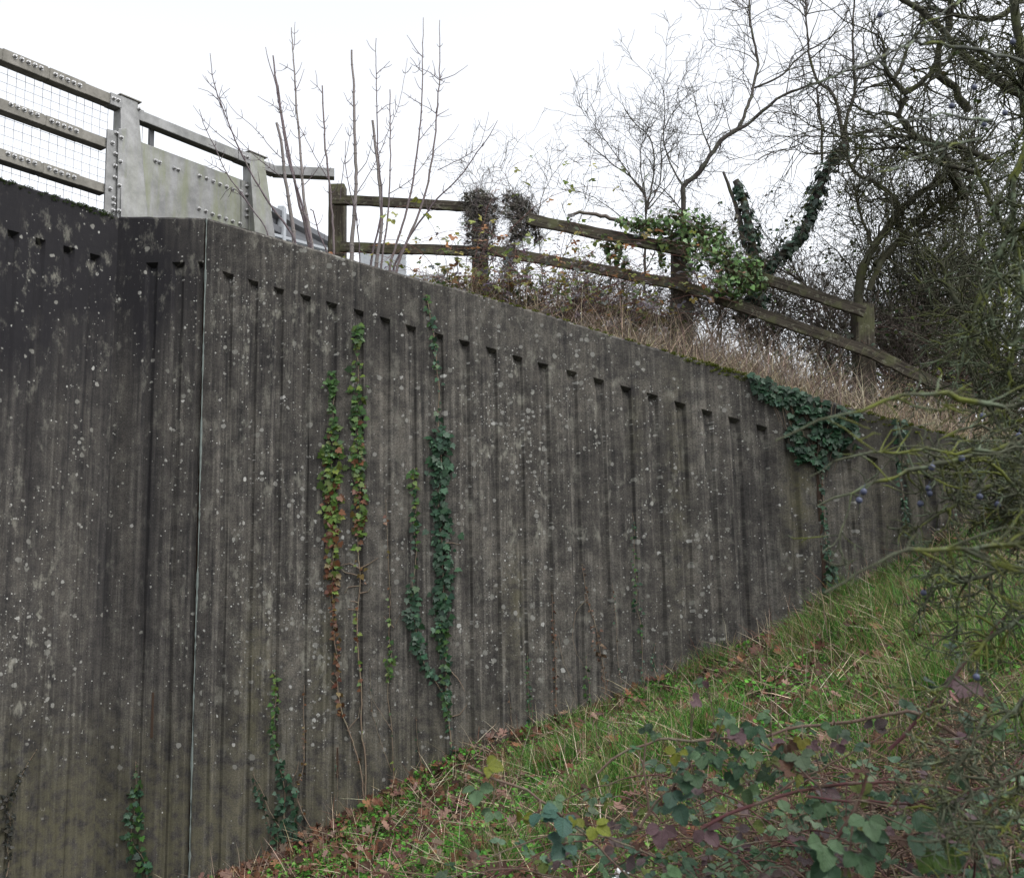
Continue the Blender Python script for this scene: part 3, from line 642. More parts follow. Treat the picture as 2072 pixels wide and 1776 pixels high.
def timber(name, A, B, wz, wy, seg=14, warp=.006, side=None):
    """a sawn length of timber from A to B with slightly crooked, rounded edges, its long axis along local X"""
    A, B = np.array(A, float), np.array(B, float); L = np.linalg.norm(B - A); t = (B - A) / L
    up = np.array([0, 0, 1.]) if abs(t[2]) < .9 else np.array([0, 1., 0]); side = nrm(np.cross(up, t)); up = np.cross(t, side)
    mb = MB(); cs = []; ch = .12
    for sy, sz_ in ((-1, -1), (1, -1), (1, 1), (-1, 1)):
        if sy * sz_ > 0: cs += [(sy, sz_ * (1 - ch)), (sy * (1 - ch), sz_)]
        else: cs += [(sy * (1 - ch), sz_), (sy, sz_ * (1 - ch))]
    cs = np.array(cs) * [wy / 2, wz / 2]; V = []; bend = rng.normal(0, warp, (seg + 1, 2)).cumsum(0) * .25; bend -= np.linspace(0, 1, seg + 1)[:, None] * bend[-1]
    for i in range(seg + 1):
        c = cs * (1 + rng.normal(0, .015, cs.shape)) + bend[i] + rng.normal(0, .0012, cs.shape); V.append(np.c_[np.full(8, L * i / seg), c])
    V = np.concatenate(V); F = [(i * 8 + j, (i + 1) * 8 + j, (i + 1) * 8 + (j + 1) % 8, i * 8 + (j + 1) % 8) for i in range(seg) for j in range(8)]
    n0 = len(V); V = np.vstack([V, [[0, 0, 0], [L, 0, 0]]])
    mb.add(V, F); mb.T.append(np.array([(n0, j, (j + 1) % 8) for j in range(8)] + [(n0 + 1, seg * 8 + (j + 1) % 8, seg * 8 + j) for j in range(8)]))
    me_o = mb.build(name, M['darkwood'] if name == 'post' and A[0] > -1 and A[0] < 3 else M['wood'], None, smooth=False); me_o.parent = fence
    m = Matrix(((t[0], side[0], up[0], A[0]), (t[1], side[1], up[1], A[1]), (t[2], side[2], up[2], A[2]), (0, 0, 0, 1)))
    me_o.matrix_basis = Matrix.Translation(-Vector(woff(fence))) @ m; return me_o
posts = [((683, 378), (683, 520), 10.0, .165), ((972, 400), (972, 640), 9.75, .16), ((1377, 476), (1380, 720), 9.45, .175), ((1744, 618), (1752, 830), 9.2, .17), ((2110, 780), (2115, 960), 9.0, .17)]
for (x0, y0), (x1, y1), Y, wd in posts:
    timber('post', at(x1, y1 + 20, Y + .05), at(x0, y0, Y + .05), wd, wd, 8, .003)
rails = [(c2(930, 1192), 9.88, (985, 421), 9.63, 24), ((1068, 444), 9.55, (1385, 508), 9.32, 27), ((1500, 548), 9.25, (1750, 632), 9.08, 25), 
         ((690, 500), 9.88, (980, 508), 9.63, 25), ((960, 500), 9.64, (1380, 578), 9.33, 25), ((1372, 576), 9.33, (1750, 710), 9.08, 25), ((1745, 706), 9.08, (2110, 880), 8.87, 26),
         ((1190, 620), 9.5, (1375, 656), 9.36, 24), (c2(930, 1210), 9.88, (985, 421), 9.63, 4)][:8]
for a, Y0, b, Y1, h in rails:
    A, B = at(*a, Y0), at(*b, Y1); timber('rail', A, B, h * .86 / 2072 * 9.5, .045, 16, .009)

# ------------------------------------------------------------------ bare saplings behind the parapet end
SAPC = [(.09, .07, .078), (.13, .105, .108), (.18, .16, .155)]
def sapling(label, px, Y, r0, r1, branches=(), col=0, nodes=12, tw=.13, lean=0):
    base = px[0]; P0 = at(*c2(*base), Y); root = thing('bare_sapling', label, 'sapling', (P0[0], P0[1], P0[2] - .25), 'bare saplings growing behind the wall top')
    pts = [P0 - [0, 0, .25]] + [at(*c2(*p), Y + lean * i / len(px)) for i, p in enumerate(px)]
    mb = MB(); Rr = np.linspace(r0 * .95, max(r1, .0028), len(pts)); P, Rr = tube(mb, pts, Rr, 7, SAPC[col], .07, .0025, .05); k = len(P)
    for i in range(3, k - 1, 4):         # swollen nodes
        tubes(mb, np.stack([P[i] + (P[i + 1] - P[i]) * f for f in (0, .12, .3)])[None], np.array([[Rr[i] * .98, Rr[i] * 1.35, Rr[i] * .98]]), 6, SAPC[col])
    paths = [(P[k // 4:], Rr[k // 4:])]
    for b in branches:
        q = [at(*c2(*p), Y + (.0 if i == 0 else .15 * i * (1 if (len(b) % 2) else -1) * .4)) for i, p in enumerate(b)]; paths.append(tube(mb, q, [.0045, .002], 5, SAPC[0], .06, .002))
    mb.build('stem', M['sapling'], root); mb = MB()
    # opposite pairs of short twigs at the nodes
    for P_, R_l in paths:
        L = len(P_); nn = max(1, int(nodes * L / 30))
        for q in range(nn):
            i = int(rng.uniform(.15, .97) * (L - 2)); t = nrm(P_[i + 1] - P_[i]); s = nrm(np.cross(t, rng.normal(size=3) * [.4, 1, .2])); ln = tw * rng.uniform(.2, 1.0)
            for sg in (-1, 1):
                if rng.random() < .2: continue
                d = nrm(t * .75 + s * sg); a = P_[i]; l2 = ln * rng.uniform(.5, 1.1); pts = np.array([a, a + d * l2 * .35 + rng.normal(0, .003, 3), a + (d + t * .15) * l2 * .7, a + (d + t * .35 + [0, 0, .1]) * l2])
                tubes(mb, pts, np.array([min(.0034, R_l[i] * .8), .003, .0024, .0018]), 4, SAPC[0])
    mb.build('twigs', M['sapling'], root); return root
sapling('leftmost leaning bare sapling arching over the parapet panel', [(700, 1440), (560, 1240), (470, 1100), (345, 860), (275, 690), (210, 520), (178, 400), (163, 260)], 9.25, .0125, .002, [[(345, 870), (240, 790), (130, 690), (55, 590)], [(275, 680), (250, 590), (225, 545), (290, 480)], [(235, 600), (215, 560), (150, 500), (85, 480)], [(205, 500), (160, 450), (130, 405)]])
sapling('low thin sapling leaning left across the steel panel', [(525, 1395), (390, 1190), (270, 1020), (190, 850), (120, 700), (93, 612)], 9.2, .008, .0015, [[(270, 1020), (200, 980), (125, 930)], [(390, 1190), (300, 1110), (228, 1185)]])
sapling('pale stout sapling snapped off short behind the parapet end rail', [(690, 1395), (665, 1230), (640, 1060), (622, 900), (605, 780), (583, 700)], 9.5, .022, .012, [[(640, 1060), (540, 985), (440, 900), (300, 760), (230, 600), (205, 520)], [(625, 930), (560, 870), (430, 720), (310, 620), (235, 490)]], 2)
sapling('slender dark sapling with a curved twin top beyond the grey rail end', [(800, 1465), (740, 1200), (700, 1080), (650, 900), (610, 640), (580, 470), (545, 350), (514, 222)], 9.2, .014, .002, [[(605, 600), (620, 560), (660, 590)], [(612, 625), (560, 590), (463, 530)]])
sapling('thick brown sapling with a broken top beside the twin topped one', [(785, 1465), (722, 1180), (668, 930), (622, 700), (600, 540), (575, 400), (561, 275)], 9.35, .016, .007, [], 1)
sapling('tall pale stemmed sapling with a fine forked tip reaching highest left of centre', [(806, 1460), (765, 1240), (742, 1000), (728, 800), (708, 600), (697, 400), (686, 230), (677, 98)], 9.3, .019, .004, [[(688, 240), (697, 170), (700, 63)], [(700, 380), (650, 350), (598, 322)], [(702, 500), (735, 430), (758, 360)], [(905, 1050), (830, 920), (760, 780), (712, 690), (640, 520)]], 2)
sapling('short cut sapling standing in front of the first fence post', [(945, 1505), (925, 1150), (898, 920), (884, 700), (876, 580), (872, 465)], 9.4, .013, .006, [[(870, 510), (840, 470), (797, 432)], [(760, 1090), (850, 980), (900, 880), (960, 780), (1000, 705)]], 1)
sapling('thickest pale sapling with a snapped tip right of the first fence post', [(1060, 1475), (1075, 1250), (1086, 1090), (1080, 850), (1072, 600), (1068, 430), (1058, 240)], 9.4, .024, .009, [[(1095, 1020), (1150, 950), (1185, 820), (1200, 745)], [(1090, 1150), (1180, 1000), (1235, 890), (1310, 700), (1350, 600), (1385, 450), (1410, 290)], [(1070, 600), (1035, 560), (1008, 507)]], 2)
sapling('pale sapling snapped at half height among the tall stems', [(1215, 1590), (1248, 1350), (1238, 1150), (1215, 900), (1190, 685)], 9.3, .019, .012, [], 2)
sapling('tall slender sapling with a straight dark tip left of the ivy leaves', [(1180, 1575), (1240, 1300), (1245, 1100), (1225, 920), (1217, 600), (1213, 380), (1213, 165)], 9.2, .012, .002, [[(1217, 390), (1260, 350), (1300, 310)], [(1218, 640), (1280, 590), (1328, 573)]])
sapling('thin pale sapling cut off just above the snapped ones', [(1245, 1600), (1285, 1330), (1297, 1100), (1302, 800), (1300, 490)], 9.25, .011, .005, [], 1)
sapling('tall arching sapling with the highest slender tip of the right pair', [(1300, 1600), (1395, 1300), (1440, 1100), (1475, 850), (1497, 640), (1507, 400), (1508, 200), (1511, 35)], 9.15, .014, .0018, [[(1508, 285), (1460, 230), (1407, 145)], [(1508, 380), (1470, 340), (1428, 285)], [(1497, 580), (1430, 540), (1380, 505)], [(1485, 810), (1560, 720), (1600, 660)]], 1)
sapling('rightmost tall sapling leaning right with wide side twigs', [(1345, 1615), (1470, 1300), (1530, 1120), (1575, 860), (1597, 640), (1612, 420), (1615, 220), (1615, 50)], 9.1, .015, .0018, [[(1612, 428), (1710, 395), (1793, 335)], [(1612, 428), (1550, 380), (1465, 345)], [(1597, 655), (1640, 630), (1675, 612)], [(1590, 640), (1540, 600), (1500, 585)]], 1)
sapling('low sapling stem arching far to the right over the fence rail', [(1330, 1610), (1450, 1380), (1600, 1180), (1740, 1040), (1850, 890), (1930, 780), (1980, 685)], 9.2, .012, .0018, [[(1600, 1000), (1740, 930), (1850, 860), (1890, 780), (1925, 630)], [(1290, 1150), (1430, 1060), (1560, 900), (1690, 780), (1735, 710)]])
sapling('thin sapling arching behind the lower rail left of centre', [(1110, 1560), (1085, 1280), (1040, 1100), (1020, 960), (1018, 815)], 9.35, .008, .0015, [[(985, 1180), (1010, 960), (1040, 830), (1062, 700)]])
sapling('small bent pale sapling at the foot of the first fence post', [(895, 1500), (850, 1400), (815, 1260), (795, 1245)], 9.2, .008, .005, [])
# ------------------------------------------------------------------ ivy climbing the wall
TF = tF; OUT = -nF; UP = np.array([0, 0, 1.])
GRN = [(.026, .066, .014), (.038, .085, .02), (.02, .048, .014)]; LIME = [(.065, .11, .02), (.09, .125, .026), (.05, .09, .018)]
DKG = [(.016, .042, .022), (.022, .056, .03), (.03, .07, .04), (.012, .032, .018)]; RED = [(.1, .042, .02), (.075, .028, .016), (.1, .07, .024)]; BRN = [(.06, .035, .02), (.04, .024, .015), (.09, .05, .03)]
STEMC = (.14, .105, .078)
def vine(label, pts, size=(.045, .085), cols=((0, DKG), (1, DKG)), dens=1.0, stem=.004, plane=front, out=None, side=(), group='ivy vines climbing the concrete wall'):
    """pts: (x, y, half width px, leaves per 10 px of height); cols: (share of the way down, colours)"""
    out = OUT if out is None else out
    pts = [tuple(p) for p in pts]; B = plane(pts[-1][0], pts[-1][1], .01); root = thing('ivy_vine', label, 'ivy', B, group)
    mb = MB(); path = [plane(p[0] + rng.normal(0, 1.2), p[1], .008) for p in pts]
    P, Rr = tube(mb, path, [stem * .5, stem * .95], 5, STEMC, .04, .002)
    for s in side: tube(mb, [plane(x, y, .012) for x, y in s], [stem * .8, stem * .3], 5, STEMC, .04, .002)
    for j in range(0, len(P) - 1, 2):
        if rng.random() < .6:
            d = nrm(tF * rng.choice([-1, 1]) + UP * rng.normal(0, .5)); tubes(mb, np.array([P[j], P[j] + d * .012 + OUT * .004, P[j] + d * rng.uniform(.015, .04)]), np.array([stem * .4, stem * .3, .0006]), 4, STEMC)
    mb.build('stem', M['twig'], root)
    mb = MB(); tot = abs(pts[-1][1] - pts[0][1]) + 1
    for (x0, y0, h0, n0), (x1, y1, h1, n1) in zip(pts[:-1], pts[1:]):
        L = math.hypot(x1 - x0, y1 - y0); n = rng.poisson(L / 10 * (n0 + n1) / 2 * dens)
        if n == 0: continue
        t = rng.random(n); hw = (h0 + (h1 - h0) * t) * .95; x = x0 + (x1 - x0) * t + rng.normal(0, .5, n) * hw; y = y0 + (y1 - y0) * t
        f = (y - pts[0][1]) / tot; pos = np.array([plane(a, b, o_) for a, b, o_ in zip(x, y, rng.uniform(.012, .05, n))])
        k = np.clip(np.searchsorted([c[0] for c in cols], f + rng.normal(0, .05, n)) - 1, 0, len(cols) - 1)
        C = np.stack([pick(cols[q][1], 1)[0] for q in k]); sz_ = rng.uniform(size[0] * .55, size[1] * .85, n) * np.clip(.5 + hw / 26, .45, 1.05)
        nor = out + UP * rng.uniform(-.1, .75, n)[:, None] + rng.normal(0, .3, (n, 3)); tip = -UP * rng.uniform(.1, 1, n)[:, None] + tF * (np.sign(x - x0 - (x1 - x0) * t) * rng.uniform(0, 1.1, n))[:, None] + rng.normal(0, .25, (n, 3))
        leaves(mb, IVY if sz_.mean() > .04 else IVY2, pos, nor, tip, sz_, C, .6)
    if mb.n: mb.build('leaves', M['ivy'], root)
    return root
vine('ivy strand, green at the top turning red brown, leftmost of the tall pair', [(670, 750, 9, 3.5), (668, 790, 12, 4), (672, 800, 4, 1), (673, 840, 7, 3), (674, 880, 14, 4.5), (672, 930, 22, 6), (670, 990, 20, 6), (670, 1040, 14, 5), (674, 1100, 12, 4), (672, 1150, 13, 4.5), (673, 1200, 9, 4), (672, 1240, 5, 2), (680, 1290, 5, 2), (681, 1330, 3, 1), (682, 1385, 9, 1.2), (695, 1450, 8, .4), (712, 1490, 2, .1), (732, 1560, 1, .1), (738, 1640, 1, .1)],
     (.048, .085), ((0, GRN), (.12, LIME + GRN), (.2, LIME + RED[:1]), (.36, RED + LIME), (.45, RED)), 1.55, .007, side=[[(703, 1478), (725, 1448), (728, 1430)], [(683, 1390), (668, 1375)]])
vine('ivy strand, bright green above and rusty below, with bare side shoots half way down', [(724, 655, 10, 5), (722, 690, 11, 4), (721, 705, 3, .8), (722, 730, 10, 3), (724, 752, 19, 7), (722, 770, 4, 1), (722, 785, 17, 5), (724, 820, 13, 5), (724, 900, 12, 5), (727, 960, 12, 4.5), (727, 1010, 13, 5), (728, 1060, 12, 4.5), (722, 1085, 14, 3), (726, 1130, 8, .8), (728, 1170, 10, 1), (722, 1240, 3, .5), (725, 1280, 9, 2), (724, 1320, 5, 1), (730, 1400, 2, .3), (733, 1480, 1, .1), (738, 1540, 1, .1), (737, 1645, 1, .1)],
     (.045, .078), ((0, LIME + GRN), (.12, GRN), (.22, GRN + LIME + RED[:1]), (.36, LIME + RED), (.5, RED + LIME)), 1.5, .008, side=[[(727, 1150), (708, 1140), (690, 1143)], [(727, 1165), (700, 1158), (688, 1150)], [(727, 1150), (748, 1140), (766, 1128)], [(727, 1185), (705, 1188), (697, 1200)], [(728, 1200), (745, 1196), (752, 1186)], [(726, 1220), (707, 1215)], [(725, 1235), (704, 1232)]])
vine('long dark green ivy strand, the widest one in the middle of the wall', [(862, 596, 4, 3), (868, 630, 7, 3), (875, 670, 5, 2.6), (880, 710, 6, 3), (885, 750, 5, 2), (890, 778, 3, 1), (888, 820, 2, .3), (886, 838, 8, 1.5), (888, 860, 14, 5), (890, 900, 22, 7), (893, 935, 22, 7), (890, 980, 20, 7), (886, 1000, 9, 3), (890, 1030, 19, 6), (893, 1070, 20, 6), (893, 1100, 24, 7), (897, 1130, 22, 7), (896, 1200, 18, 7), (894, 1260, 16, 6), (898, 1310, 10, 4), (900, 1345, 9, 3), (902, 1400, 8, 4), (904, 1430, 8, 4), (905, 1460, 4, 2), (913, 1500, 3, 1), (916, 1560, 3, 1)],
     (.05, .085), ((0, DKG + GRN), (.2, DKG), (.7, DKG + GRN)), 1.2, .008, side=[[(893, 1100), (915, 1098), (932, 1102)], [(900, 1345), (925, 1370), (940, 1398)], [(905, 1450), (930, 1445), (945, 1425)]])
vine('narrow ivy strand joining the widest one at the bottom', [(838, 946, 8, 4), (836, 985, 10, 5), (838, 1000, 2, .8), (842, 1025, 7, 2.4), (838, 1060, 9, 2.4), (842, 1100, 5, 2), (840, 1150, 3, 1), (834, 1180, 11, 4), (833, 1220, 14, 6), (838, 1260, 12, 6), (848, 1320, 13, 5), (862, 1350, 9, 4), (880, 1378, 7, 3), (893, 1400, 4, 1.5), (903, 1420, 2, 1)],
     (.05, .085), ((0, LIME + GRN), (.15, DKG + GRN), (.5, DKG)), 1.15, .006)
vine('short clump of yellow green ivy leaves on a thin bare stem', [(780, 1010, 2, .3), (783, 1060, 3, .8), (785, 1150, 2, .2), (788, 1200, 2, .2), (790, 1295, 5, 1), (792, 1320, 8, 4), (787, 1350, 9, 4), (787, 1372, 4, 2), (785, 1400, 1, .2), (795, 1480, 1, .1), (797, 1590, 3, .4)], (.045, .07), ((0, RED), (.3, LIME + GRN)), 1.2, .004, side=[[(797, 1270), (775, 1245)], [(800, 1262), (812, 1240)], [(795, 1480), (770, 1440), (745, 1400)]])
vine('ivy strand rising from the big clump low on the left', [(556, 1352, 5, 3), (557, 1400, 8, 4), (556, 1440, 7, 3), (552, 1480, 5, 3), (557, 1520, 7, 3), (570, 1560, 10, 3), (578, 1600, 26, 4), (575, 1640, 28, 6), (578, 1680, 34, 7), (575, 1715, 34, 6)], (.045, .075), ((0, LIME + GRN), (.2, GRN), (.45, DKG)), 1.2, .006, side=[[(575, 1600), (600, 1560), (605, 1540)], [(570, 1680), (545, 1640), (530, 1600), (512, 1565)]])
vine('sparse ivy runner left of the big low clump', [(512, 1560, 4, 1.5), (518, 1590, 4, 2), (526, 1612, 12, 4), (535, 1640, 6, 2), (552, 1690, 5, 2)], (.04, .06), ((0, DKG),), 1.2, .003)
vine('red stemmed withered ivy runner right of the big low clump', [(617, 1385, 2, .3), (615, 1430, 3, .8), (616, 1480, 3, .8), (615, 1525, 5, 2), (612, 1560, 7, 2.5), (600, 1600, 4, 1.5), (610, 1640, 3, .6), (640, 1690, 3, .3)], (.03, .05), ((0, BRN + RED),), 1.2, .005)
vine('dark ivy strand low on the wall left of the sealed joint', [(274, 1540, 3, .7), (276, 1580, 8, 4), (272, 1620, 12, 4), (272, 1660, 16, 4), (268, 1700, 18, 4.5), (290, 1740, 20, 4), (300, 1790, 18, 4)], (.045, .075), ((0, DKG + GRN),), 1.2, .005)
vine('withered almost black ivy strand at the left edge of the picture', [(75, 1515, 1, .3), (45, 1560, 3, 2), (28, 1600, 8, 5), (14, 1625, 14, 6), (20, 1660, 10, 5), (16, 1710, 8, 4), (18, 1745, 5, 2), (8, 1790, 2, .5)], (.035, .055), ((0, [(.012, .013, .011), (.02, .02, .015)]),), 1.3, .005, abut, -nA)
vine('thin sparse ivy strand right of the middle of the wall', [(1280, 1038, 3, 2.5), (1283, 1060, 3, .6), (1281, 1095, 7, 2.5), (1284, 1140, 6, 2.2), (1288, 1190, 6, 2), (1290, 1225, 9, 2.8), (1293, 1250, 8, 2), (1297, 1290, 5, 1.2), (1300, 1350, 3, .8), (1302, 1400, 5, 1)], (.035, .055), ((0, DKG + GRN),), 1.1, .003)
vine('short ivy runner of tiny leaves between the widest strand and the bank', [(1066, 1322, 3, 3), (1068, 1380, 4, 3), (1072, 1430, 5, 3), (1074, 1460, 8, 3), (1085, 1480, 14, 3.5)], (.03, .05), ((0, GRN + DKG),), 1.2, .003)
vine('dead brown ivy tangle half way along the foot of the wall', [(1178, 1140, 3, 1.5), (1183, 1180, 5, 1.5), (1193, 1230, 3, .8), (1203, 1265, 10, 2.5), (1212, 1310, 14, 3), (1220, 1350, 8, 1.5), (1225, 1400, 6, 1.2)], (.03, .05), ((0, BRN),), 1.2, .004, side=[[(1190, 1210), (1165, 1240), (1160, 1300), (1180, 1345)]])
vine('bare pale ivy stem with a few dead leaves beside a rib', [(1118, 1200, 3, .8), (1120, 1250, 4, 1.4), (1122, 1300, 4, 1.6), (1124, 1350, 5, 1.4), (1124, 1440, 4, .5)], (.03, .045), ((0, BRN + RED),), 1.2, .003, side=[[(1130, 1290), (1140, 1340), (1150, 1360), (1168, 1420)]])
vine('small green ivy runner close to the foot of the wall', [(1187, 1325, 3, 2), (1188, 1360, 5, 2.5), (1190, 1390, 9, 3), (1192, 1420, 6, 2)], (.035, .06), ((0, GRN),), 1.2, .003)
vine('tiny ivy runner beside the leaf litter at the rising foot of the wall', [(1326, 1300, 3, 2), (1322, 1330, 5, 2.5), (1330, 1360, 9, 3), (1335, 1390, 5, 2)], (.03, .05), ((0, DKG),), 1.2, .003)
vine('ivy strand hanging down the open joint under the dark ivy mass', [(1650, 930, 4, 1), (1660, 960, 4, .8), (1664, 1010, 5, 2.2), (1668, 1060, 6, 2.5), (1674, 1110, 6, 2), (1678, 1135, 8, 2.5), (1684, 1155, 18, 5), (1686, 1180, 18, 5), (1682, 1210, 8, 3), (1676, 1235, 6, 2)], (.04, .07), ((0, DKG + BRN[:1]), (.4, DKG)), 1.2, .007)
vine('ivy strand on the far right part of the wall with small tufts', [(1822, 850, 16, 4), (1820, 885, 12, 4), (1822, 905, 3, 1), (1826, 935, 12, 4), (1824, 955, 8, 3), (1828, 1000, 9, 4), (1834, 1040, 6, 3), (1840, 1090, 8, 2), (1845, 1130, 9, 2)], (.04, .07), ((0, DKG),), 1.2, .004)
vine('last ivy tuft where the wall disappears behind the thorn twigs', [(1928, 1010, 3, .6), (1932, 1060, 9, 3), (1938, 1090, 9, 3)], (.04, .06), ((0, DKG),), 1.2, .003)
for lab, pts in (('hair thin bare climber stem left of the short yellow green clump', [(748, 1350, 1, .2), (752, 1430, 1, .2), (770, 1500, 1, .2), (790, 1560, 1, .1)]), ('thin dark climber stem with crumbs of leaves under the sparse right hand strand', [(1240, 1180, 2, .6), (1246, 1260, 3, .8), (1250, 1330, 3, 1), (1262, 1400, 4, 1)]),
                 ('tiny brown climber close to the rust mark at the foot of the wall', [(682, 1510, 3, 1.2), (680, 1540, 2, .6), (684, 1580, 2, .8), (682, 1650, 2, .4)]), ('short climber with three pale leaves near the widest strand foot', [(842, 1450, 2, .3), (845, 1490, 3, .5), (850, 1530, 14, 1.2), (862, 1570, 3, .3)]), ('faint stem hanging in the groove left of the dead tangle', [(1030, 1400, 1, .3), (1034, 1450, 2, .4), (1036, 1500, 2, .4)])):
    vine(lab, pts, (.025, .045), ((0, BRN + DKG),), 1.0, .0025)
# the dark mass spilling over the wall top
root = thing('ivy_mass', 'thick dark ivy spilling over the top of the wall on the right', 'ivy', front(1655, 940, .01), None); mb = MB(); ms = MB()
ed = [(1500, 752), (1560, 768), (1620, 790), (1680, 812), (1735, 830)]
for n, poly in ((270, [(1510, 752), (1740, 835), (1715, 868), (1560, 812), (1528, 790)]), (190, [(1580, 800), (1738, 850), (1735, 905), (1610, 880)]), (150, [(1592, 862), (1705, 880), (1700, 920), (1668, 950), (1630, 942), (1597, 915)])):
    P2 = np.array(poly, float); k = 0
    lo, hi = P2.min(0), P2.max(0)
    while k < n:
        x, y = rng.uniform(lo, hi); c = False; j = len(P2) - 1
        for i in range(len(P2)):
            if (P2[i, 1] > y) != (P2[j, 1] > y) and x < (P2[j, 0] - P2[i, 0]) * (y - P2[i, 1]) / (P2[j, 1] - P2[i, 1]) + P2[i, 0]: c = not c
            j = i
        if not c or (y > 815 and .5 + .5 * math.sin(x * .11 + 2 * math.sin(y * .07)) * math.sin(y * .13 + x * .03) < .42): continue
        k += 1; o_ = rng.uniform(.012, .06); p = front(x, y, o_)
        leaves(mb, IVY, p[None], OUT + UP * rng.uniform(0, .9) + rng.normal(0, .35, 3), (-UP + tF * rng.normal(0, .8) + OUT * .3)[None], np.array([rng.uniform(.038, .07)]), pick(DKG, 1), .6)
for i in range(26):
    x = rng.uniform(1530, 1720); y = np.interp(x, [p[0] for p in ed], [p[1] for p in ed]); L = rng.uniform(60, 150); x2 = x + (1650 - x) * rng.uniform(.3, .9)
    tube(ms, [front(x, y, .02), front((x + x2) / 2, y + L * .5, .03), front(x2, y + L, .015)], [.004, .002], 4, STEMC, .05, .004)
mb.build('leaves', M['ivy'], root); ms.build('stems', M['twig'], root)

# moss on the coping and at the top of the wall
mb = MB()
def tuft(P, n, r, h, cols, m):
    d = rng.normal(size=(n, 3)); d[:, 2] = np.abs(d[:, 2]) + .3; d = nrm(d); pos = P + nrm(rng.normal(size=(n, 3))) * (r * rng.random(n) ** .4)[:, None] * [1, 1, .35]
    leaves(m, IVY2, pos, nrm(rng.normal(size=(n, 3)) + OUT), d + rng.normal(0, .3, (n, 3)), rng.uniform(.5, 1.2, n) * h, pick(cols, n), .5)
MOSS = [(.07, .085, .012), (.045, .06, .01), (.1, .11, .02)]
for x0, x1, n, dx in ((0, 240, 60, 12), (880, 1500, 46, 5), (1380, 1520, 60, 16), (1730, 2000, 60, 6), (1700, 1900, 26, 40)):
    for i in range(n):
        x = rng.uniform(x0, x1); f = abut if x < 240 else front; yt = np.interp(x, [0, 240] + [p[0] for p in top_px[1:]], [360, 437] + [p[1] for p in top_px[1:]])
        P = f(x, yt + rng.random() ** 2 * dx, .0 if dx > 6 else -.01); q = rng.uniform(.012, .035); tuft(P, int(40 * q / .02), q, .009, MOSS if x > 240 else [(.03, .05, .012), (.02, .03, .01)], mb)
tag(mb.build('moss', M['moss']), 'green moss cushions on the wall top', kind='stuff')

# ------------------------------------------------------------------ dead grass and scrub on the bank
mb = MB(); TAN = [(.34, .28, .2), (.24, .185, .14), (.44, .38, .28), (.14, .11, .085)]; FRESH = [(.12, .16, .04), (.2, .22, .07), (.28, .26, .1)]
def blades(mb, X, Y, zf, ln, wd, cols, lean=.35, segs=3, dirx=None, droop=.5):
    n = len(X); base = np.stack([X, Y, zf(X, Y) - .02], -1); a = rng.uniform(0, 2 * math.pi, n); d = np.stack([np.cos(a), np.sin(a), 0 * a], -1) * (np.abs(rng.normal(0, lean, n)))[:, None] + UP
    if dirx is not None: d = d + dirx
    d = nrm(d); hz = nrm(np.stack([np.cos(a), np.sin(a), 0 * a], -1) + 1e-3); sd_ = nrm(np.cross(d, np.array([0, 1., 0]) + rng.normal(0, .5, (n, 3)))); P = [base]
    for i in range(segs):
        P.append(P[-1] + d * (ln / segs)[:, None]); d = nrm(d + hz * (droop * rng.uniform(.2, 1.2, n) / segs * (i + .5))[:, None] - UP * (droop * .35 * (i + .5) / segs))
    P = np.stack(P, 1); t = np.linspace(0, 1, segs + 1)[None, :, None]; W = (wd[:, None, None] * .5) * (1 - t ** 2 * .93); A = P - sd_[:, None] * W; B = P + sd_[:, None] * W
    V = np.stack([A, B], 2).reshape(-1, 3); i = (np.arange(n)[:, None] * (segs + 1) + np.arange(segs)[None]) * 2
    mb.add(V, np.stack([i, i + 1, i + 3, i + 2], -1).reshape(-1, 4), np.repeat(cols, (segs + 1) * 2, 0))
def onbank(n, x0, x1, d0, d1):
    X = rng.uniform(x0, x1, n); return X, wallY(X) + rng.uniform(d0, d1, n)
clump = lambda X, k=1.7: (.55 + .45 * np.sin(X * k * 2.1) * np.sin(X * k * 5.3 + 1))
X, Y = onbank(17000, -.9, 5.4, .36, 1.7); blades(mb, X, Y, bz, rng.uniform(.1, .34, len(X)) * clump(X), rng.uniform(.004, .008, len(X)), pick(TAN, len(X)), .9, 3, None, 1.2)
X, Y = onbank(2600, -.6, 5.6, .4, 1.9); blades(mb, X, Y, bz, rng.uniform(.2, .6, len(X)), rng.uniform(.0035, .006, len(X)), pick(TAN + [(.25, .2, .19)], len(X)), .6, 4, None, .5)
X, Y = onbank(3000, -.9, 5.2, .45, 1.5); blades(mb, X, Y, lambda x, y: bz(x, y) + rng.uniform(.02, .14, len(x)), rng.uniform(.15, .5, len(X)), rng.uniform(.0035, .006, len(X)), pick(TAN, len(X)), 2.5, 3, None, .3)
X, Y = onbank(1500, -.8, 3.2, .45, 1.6); blades(mb, X, Y, bz, rng.uniform(.35, .85, len(X)), rng.uniform(.0035, .006, len(X)), pick([(.2, .16, .14), (.26, .21, .18), (.12, .09, .08)], len(X)), .75, 5, None, .9)
tag(mb.build('dead_grass', M['straw']), 'bleached dead grass along the top of the bank', kind='stuff')
mb = MB(); X, Y = onbank(2600, 1.1, 4.6, .36, .8); s_ = clump(X, 3) > .5; X, Y = X[s_], Y[s_]; blades(mb, X, Y, bz, rng.uniform(.05, .17, len(X)), rng.uniform(.003, .006, len(X)), pick(FRESH, len(X)), .5, 3, None, .8)
tag(mb.build('bank_grass', M['grass']), 'fresh tufts of grass along the edge of the wall', kind='stuff')

